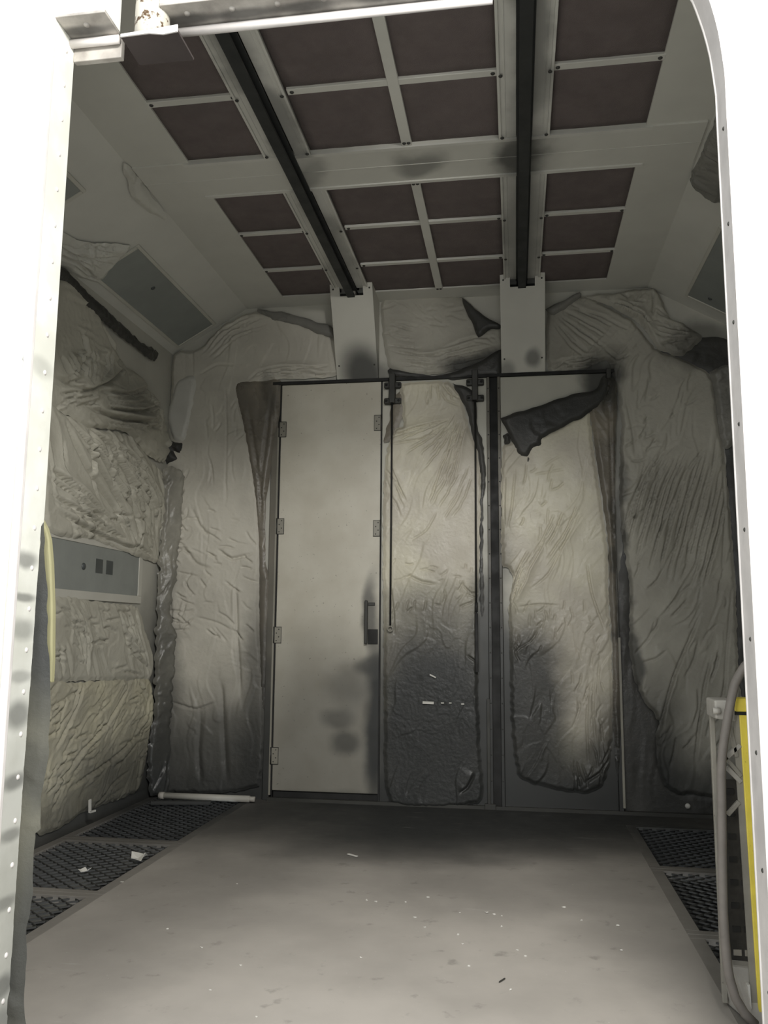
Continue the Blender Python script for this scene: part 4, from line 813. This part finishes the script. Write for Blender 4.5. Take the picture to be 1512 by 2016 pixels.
# slotted dirty plate
px0, px1 = P(1432, 1700, YP+.10).x, P(1478, 1700, YP+.10).x
zt, zb = P(1440, 1535, YP+.1).z, P(1460, 1900, YP+.1).z
pl = MB(); pl.box(px0-.02, px1, YP+.1, YP+.112, zb, zt)
pl.build('slotted_plate', M['plate'], t, bevel=.003)
for k in range(8):
    z = zb+.05+(zt-zb-.1)*k/7
    for u0, u1 in ((.08, .42), (.56, .9)):
        MB().box(px0+(px1-px0)*u0, px0+(px1-px0)*u1, YP+.096, YP+.101, z-.012, z+.012).build('slot', M['black'] if k else M['greymetal'], t)
# pale foot block
c0, c1 = P(1441, 1903, YP+.02), P(1487, 1908, YP+.02)
ft = MB(); ft.hull([(c0.x+.06, YP-.01, 0.002), (c1.x+.03, YP-.01, 0.002), (c0.x+.0, YP+.22, 0.002), (c1.x+.03, YP+.22, 0.002), (c0.x, YP+.03, c0.z), (c1.x, YP+.03, c1.z), (c0.x, YP+.22, c0.z), (c1.x, YP+.22, c1.z)])
ft.build('foot_block', M['pale'], t, bevel=.012)
MB().hull([(c0.x+.06, YP-.016, .07), (c1.x-.03, YP-.016, .07), (c0.x+.06, YP+.01, .07), (c1.x-.03, YP+.01, .07), (c0.x+.05, YP-.008, .16), (c1.x-.03, YP-.008, .16), (c0.x+.05, YP+.02, .16), (c1.x-.03, YP+.02, .16)]).build('white_label_plate', M['paper'], t, bevel=.003)
hp = [(1490, 1290), (1466, 1312), (1447, 1345), (1438, 1385), (1430, 1430), (1423, 1475), (1420, 1520), (1421, 1600), (1422, 1700), (1424, 1800), (1430, 1880), (1436, 1925), (1448, 1965), (1466, 1995), (1488, 2030)]
hw = [P(x, y, YP-.06) for x, y in hp]
hs = [Vector(v) for v in spline([tuple(v) for v in hw], .04)]
hs = [v if v.z > .03 else Vector((v.x, v.y, .03)) for v in hs]
tag(MB().tube(hs, .019, 12).build('hose', M['hose'], None, True), 'dusty grey hose looping over and down beside the yellow post frame', 'hose')

# ================================================================== LITTLE THINGS ON THE FLOOR
a, b_ = onY(318, 1557, 7.80), onY(492, 1563, 7.80)
a.z = b_.z = .035
t = thing('white_strip_light', ((a.x+b_.x)/2, 7.8, 0), 'long white strip lying at the foot of the back wall, left of the hinged door', 'strip')
MB().tube([a, b_], .03, 12).build('tube', M['white'], t, True)
MB().tube([a-Vector((.02, 0, 0)), a+Vector((.03, 0, 0))], .033, 12).build('end_cap', M['pale'], t, True)
MB().tube([b_-Vector((.03, 0, 0)), b_+Vector((.05, 0, 0))], .024, 12).build('end_cap', M['pale'], t, True)
a, b_ = onZ(298, 1580, .02), onZ(415, 1580, .02)
tag(MB().bar(a, b_, .06, .03).build('dusty_batten', M['rim'], None, bevel=.003), 'dim dusty batten on the far left grating in front of the white strip', 'batten')
def scrap(px, size, label, cat, group=None, z=.004, mat='paper', seed=0, curl=.02):
    r = random.Random(seed); c = onZ(px[0], px[1], z); n = 7; pts = []
    for i in range(n):
        an = 2*PI*i/n; rr = r.uniform(.6, 1.1); pts.append(Vector((c.x+math.cos(an)*rr*size[0], c.y+math.sin(an)*rr*size[1], z+r.uniform(0, curl))))
    m = MB(); m.v = [Vector((c.x, c.y, z))]+pts; m.f = [(0, 1+i, 1+(i+1) % n) for i in range(n)]
    o = m.build({'paper': 'paper_scrap'}.get(cat, 'paint_chip' if cat == 'paint chip' else 'paper_scrap'), M[mat])
    sd = o.modifiers.new('thickness', 'SOLIDIFY'); sd.thickness = .0025; sd.offset = 1
    return tag(o, label, cat, group)
scrap((272, 1690), (.075, .07), 'torn white paper scrap lying on the middle left grating', 'paper', None, .004, seed=1, curl=.05)
scrap((166, 1716), (.045, .03), 'smaller paper shred left of the torn scrap on the grating', 'paper', None, .004, seed=2, curl=.03)
bent = MB(); c = onX(181, 1590, XL+.11)
bent.bar(c+Vector((0, -.03, -.03)), c+Vector((0, -.04, .07)), .01, .03); bent.bar(c+Vector((0, -.03, -.03)), c+Vector((0, .06, -.035)), .01, .014)
tag(bent.build('tape_scrap', M['paper']), 'bent white L-shaped scrap stuck at the foot of the left wall', 'tape')
tag(MB().dome(onY(1354, 1587, 7.96), .024, (0, -1, 0), .9).build('white_ball', M['paper'], None, True), 'small round white blob at the foot of the streaked right sheet', 'ball')
chips = [(740, 1775), (798, 1776), (817, 1806), (836, 1825), (905, 1797), (972, 1800), (958, 1797), (988, 1803), (911, 1858), (988, 1824), (1018, 1870), (1034, 1882), (923, 1902), (474, 1900), (467, 1740), (722, 1772), (710, 1885), (397, 1865), (414, 1949), (842, 1766), (1216, 1822), (1145, 1812), (330, 1829), (241, 1736), (1110, 1786), (693, 1684), (1005, 1948), (1224, 1871), (505, 2001), (902, 1840)]
CL = 'small pale paint chip lying on the grey floor plate'
for k, c in enumerate(chips):
    r = random.Random(k); s = r.uniform(.004, .009)
    scrap(c, (s*r.uniform(.7, 1.8), s), CL, 'paint chip', 'paint chips on the floor plate', .0015, 'paper', 100+k, .004)
tag(MB().bar(onZ(983, 1933, .006), onZ(994, 1926, .006), .005, .004).build('twig', M['dark']), 'thin black splinter lying on the floor in front of the right door', 'splinter')
tag(MB().bar(onZ(685, 1681, .006), onZ(703, 1686, .006), .02, .004).build('paper_scrap', M['paper']), 'thin white sliver lying on the dark floor before the hinged door', 'paper')

# ================================================================== LIGHT: an unseen workshop lamp, an added fill lamp, and the dim air
w = bpy.data.worlds.new('workshop'); S.world = w; w.use_nodes = True
w.node_tree.nodes['Background'].inputs[0].default_value = (.92, .97, 1, 1); w.node_tree.nodes['Background'].inputs[1].default_value = 1.2
def area(name, loc, target, sx, sy, power, col):
    l = bpy.data.lights.new(name, 'AREA'); l.shape = 'RECTANGLE'; l.size = sx; l.size_y = sy; l.energy = power; l.color = col
    o = bpy.data.objects.new(name, l); COL.objects.link(o); o.location = loc
    o.rotation_euler = (Vector(target)-Vector(loc)).to_track_quat('-Z', 'Y').to_euler(); return o
area('unseen_lamp', (.82, .4, 4.5), (-.8, 4.5, .8), .9, .5, 262, (1, .97, .92))
area('unseen_lamp', (-1.6, -2.6, 4.6), (-.4, 4, 1.5), 1.2, .6, 85, (1, .98, .94))  # added fill lamp, put in to light the yellow post
S.view_settings.view_transform = 'Standard'; S.view_settings.look = 'None'; S.view_settings.gamma = 1; S.view_settings.use_curve_mapping = False
S.view_settings.exposure = 0.0
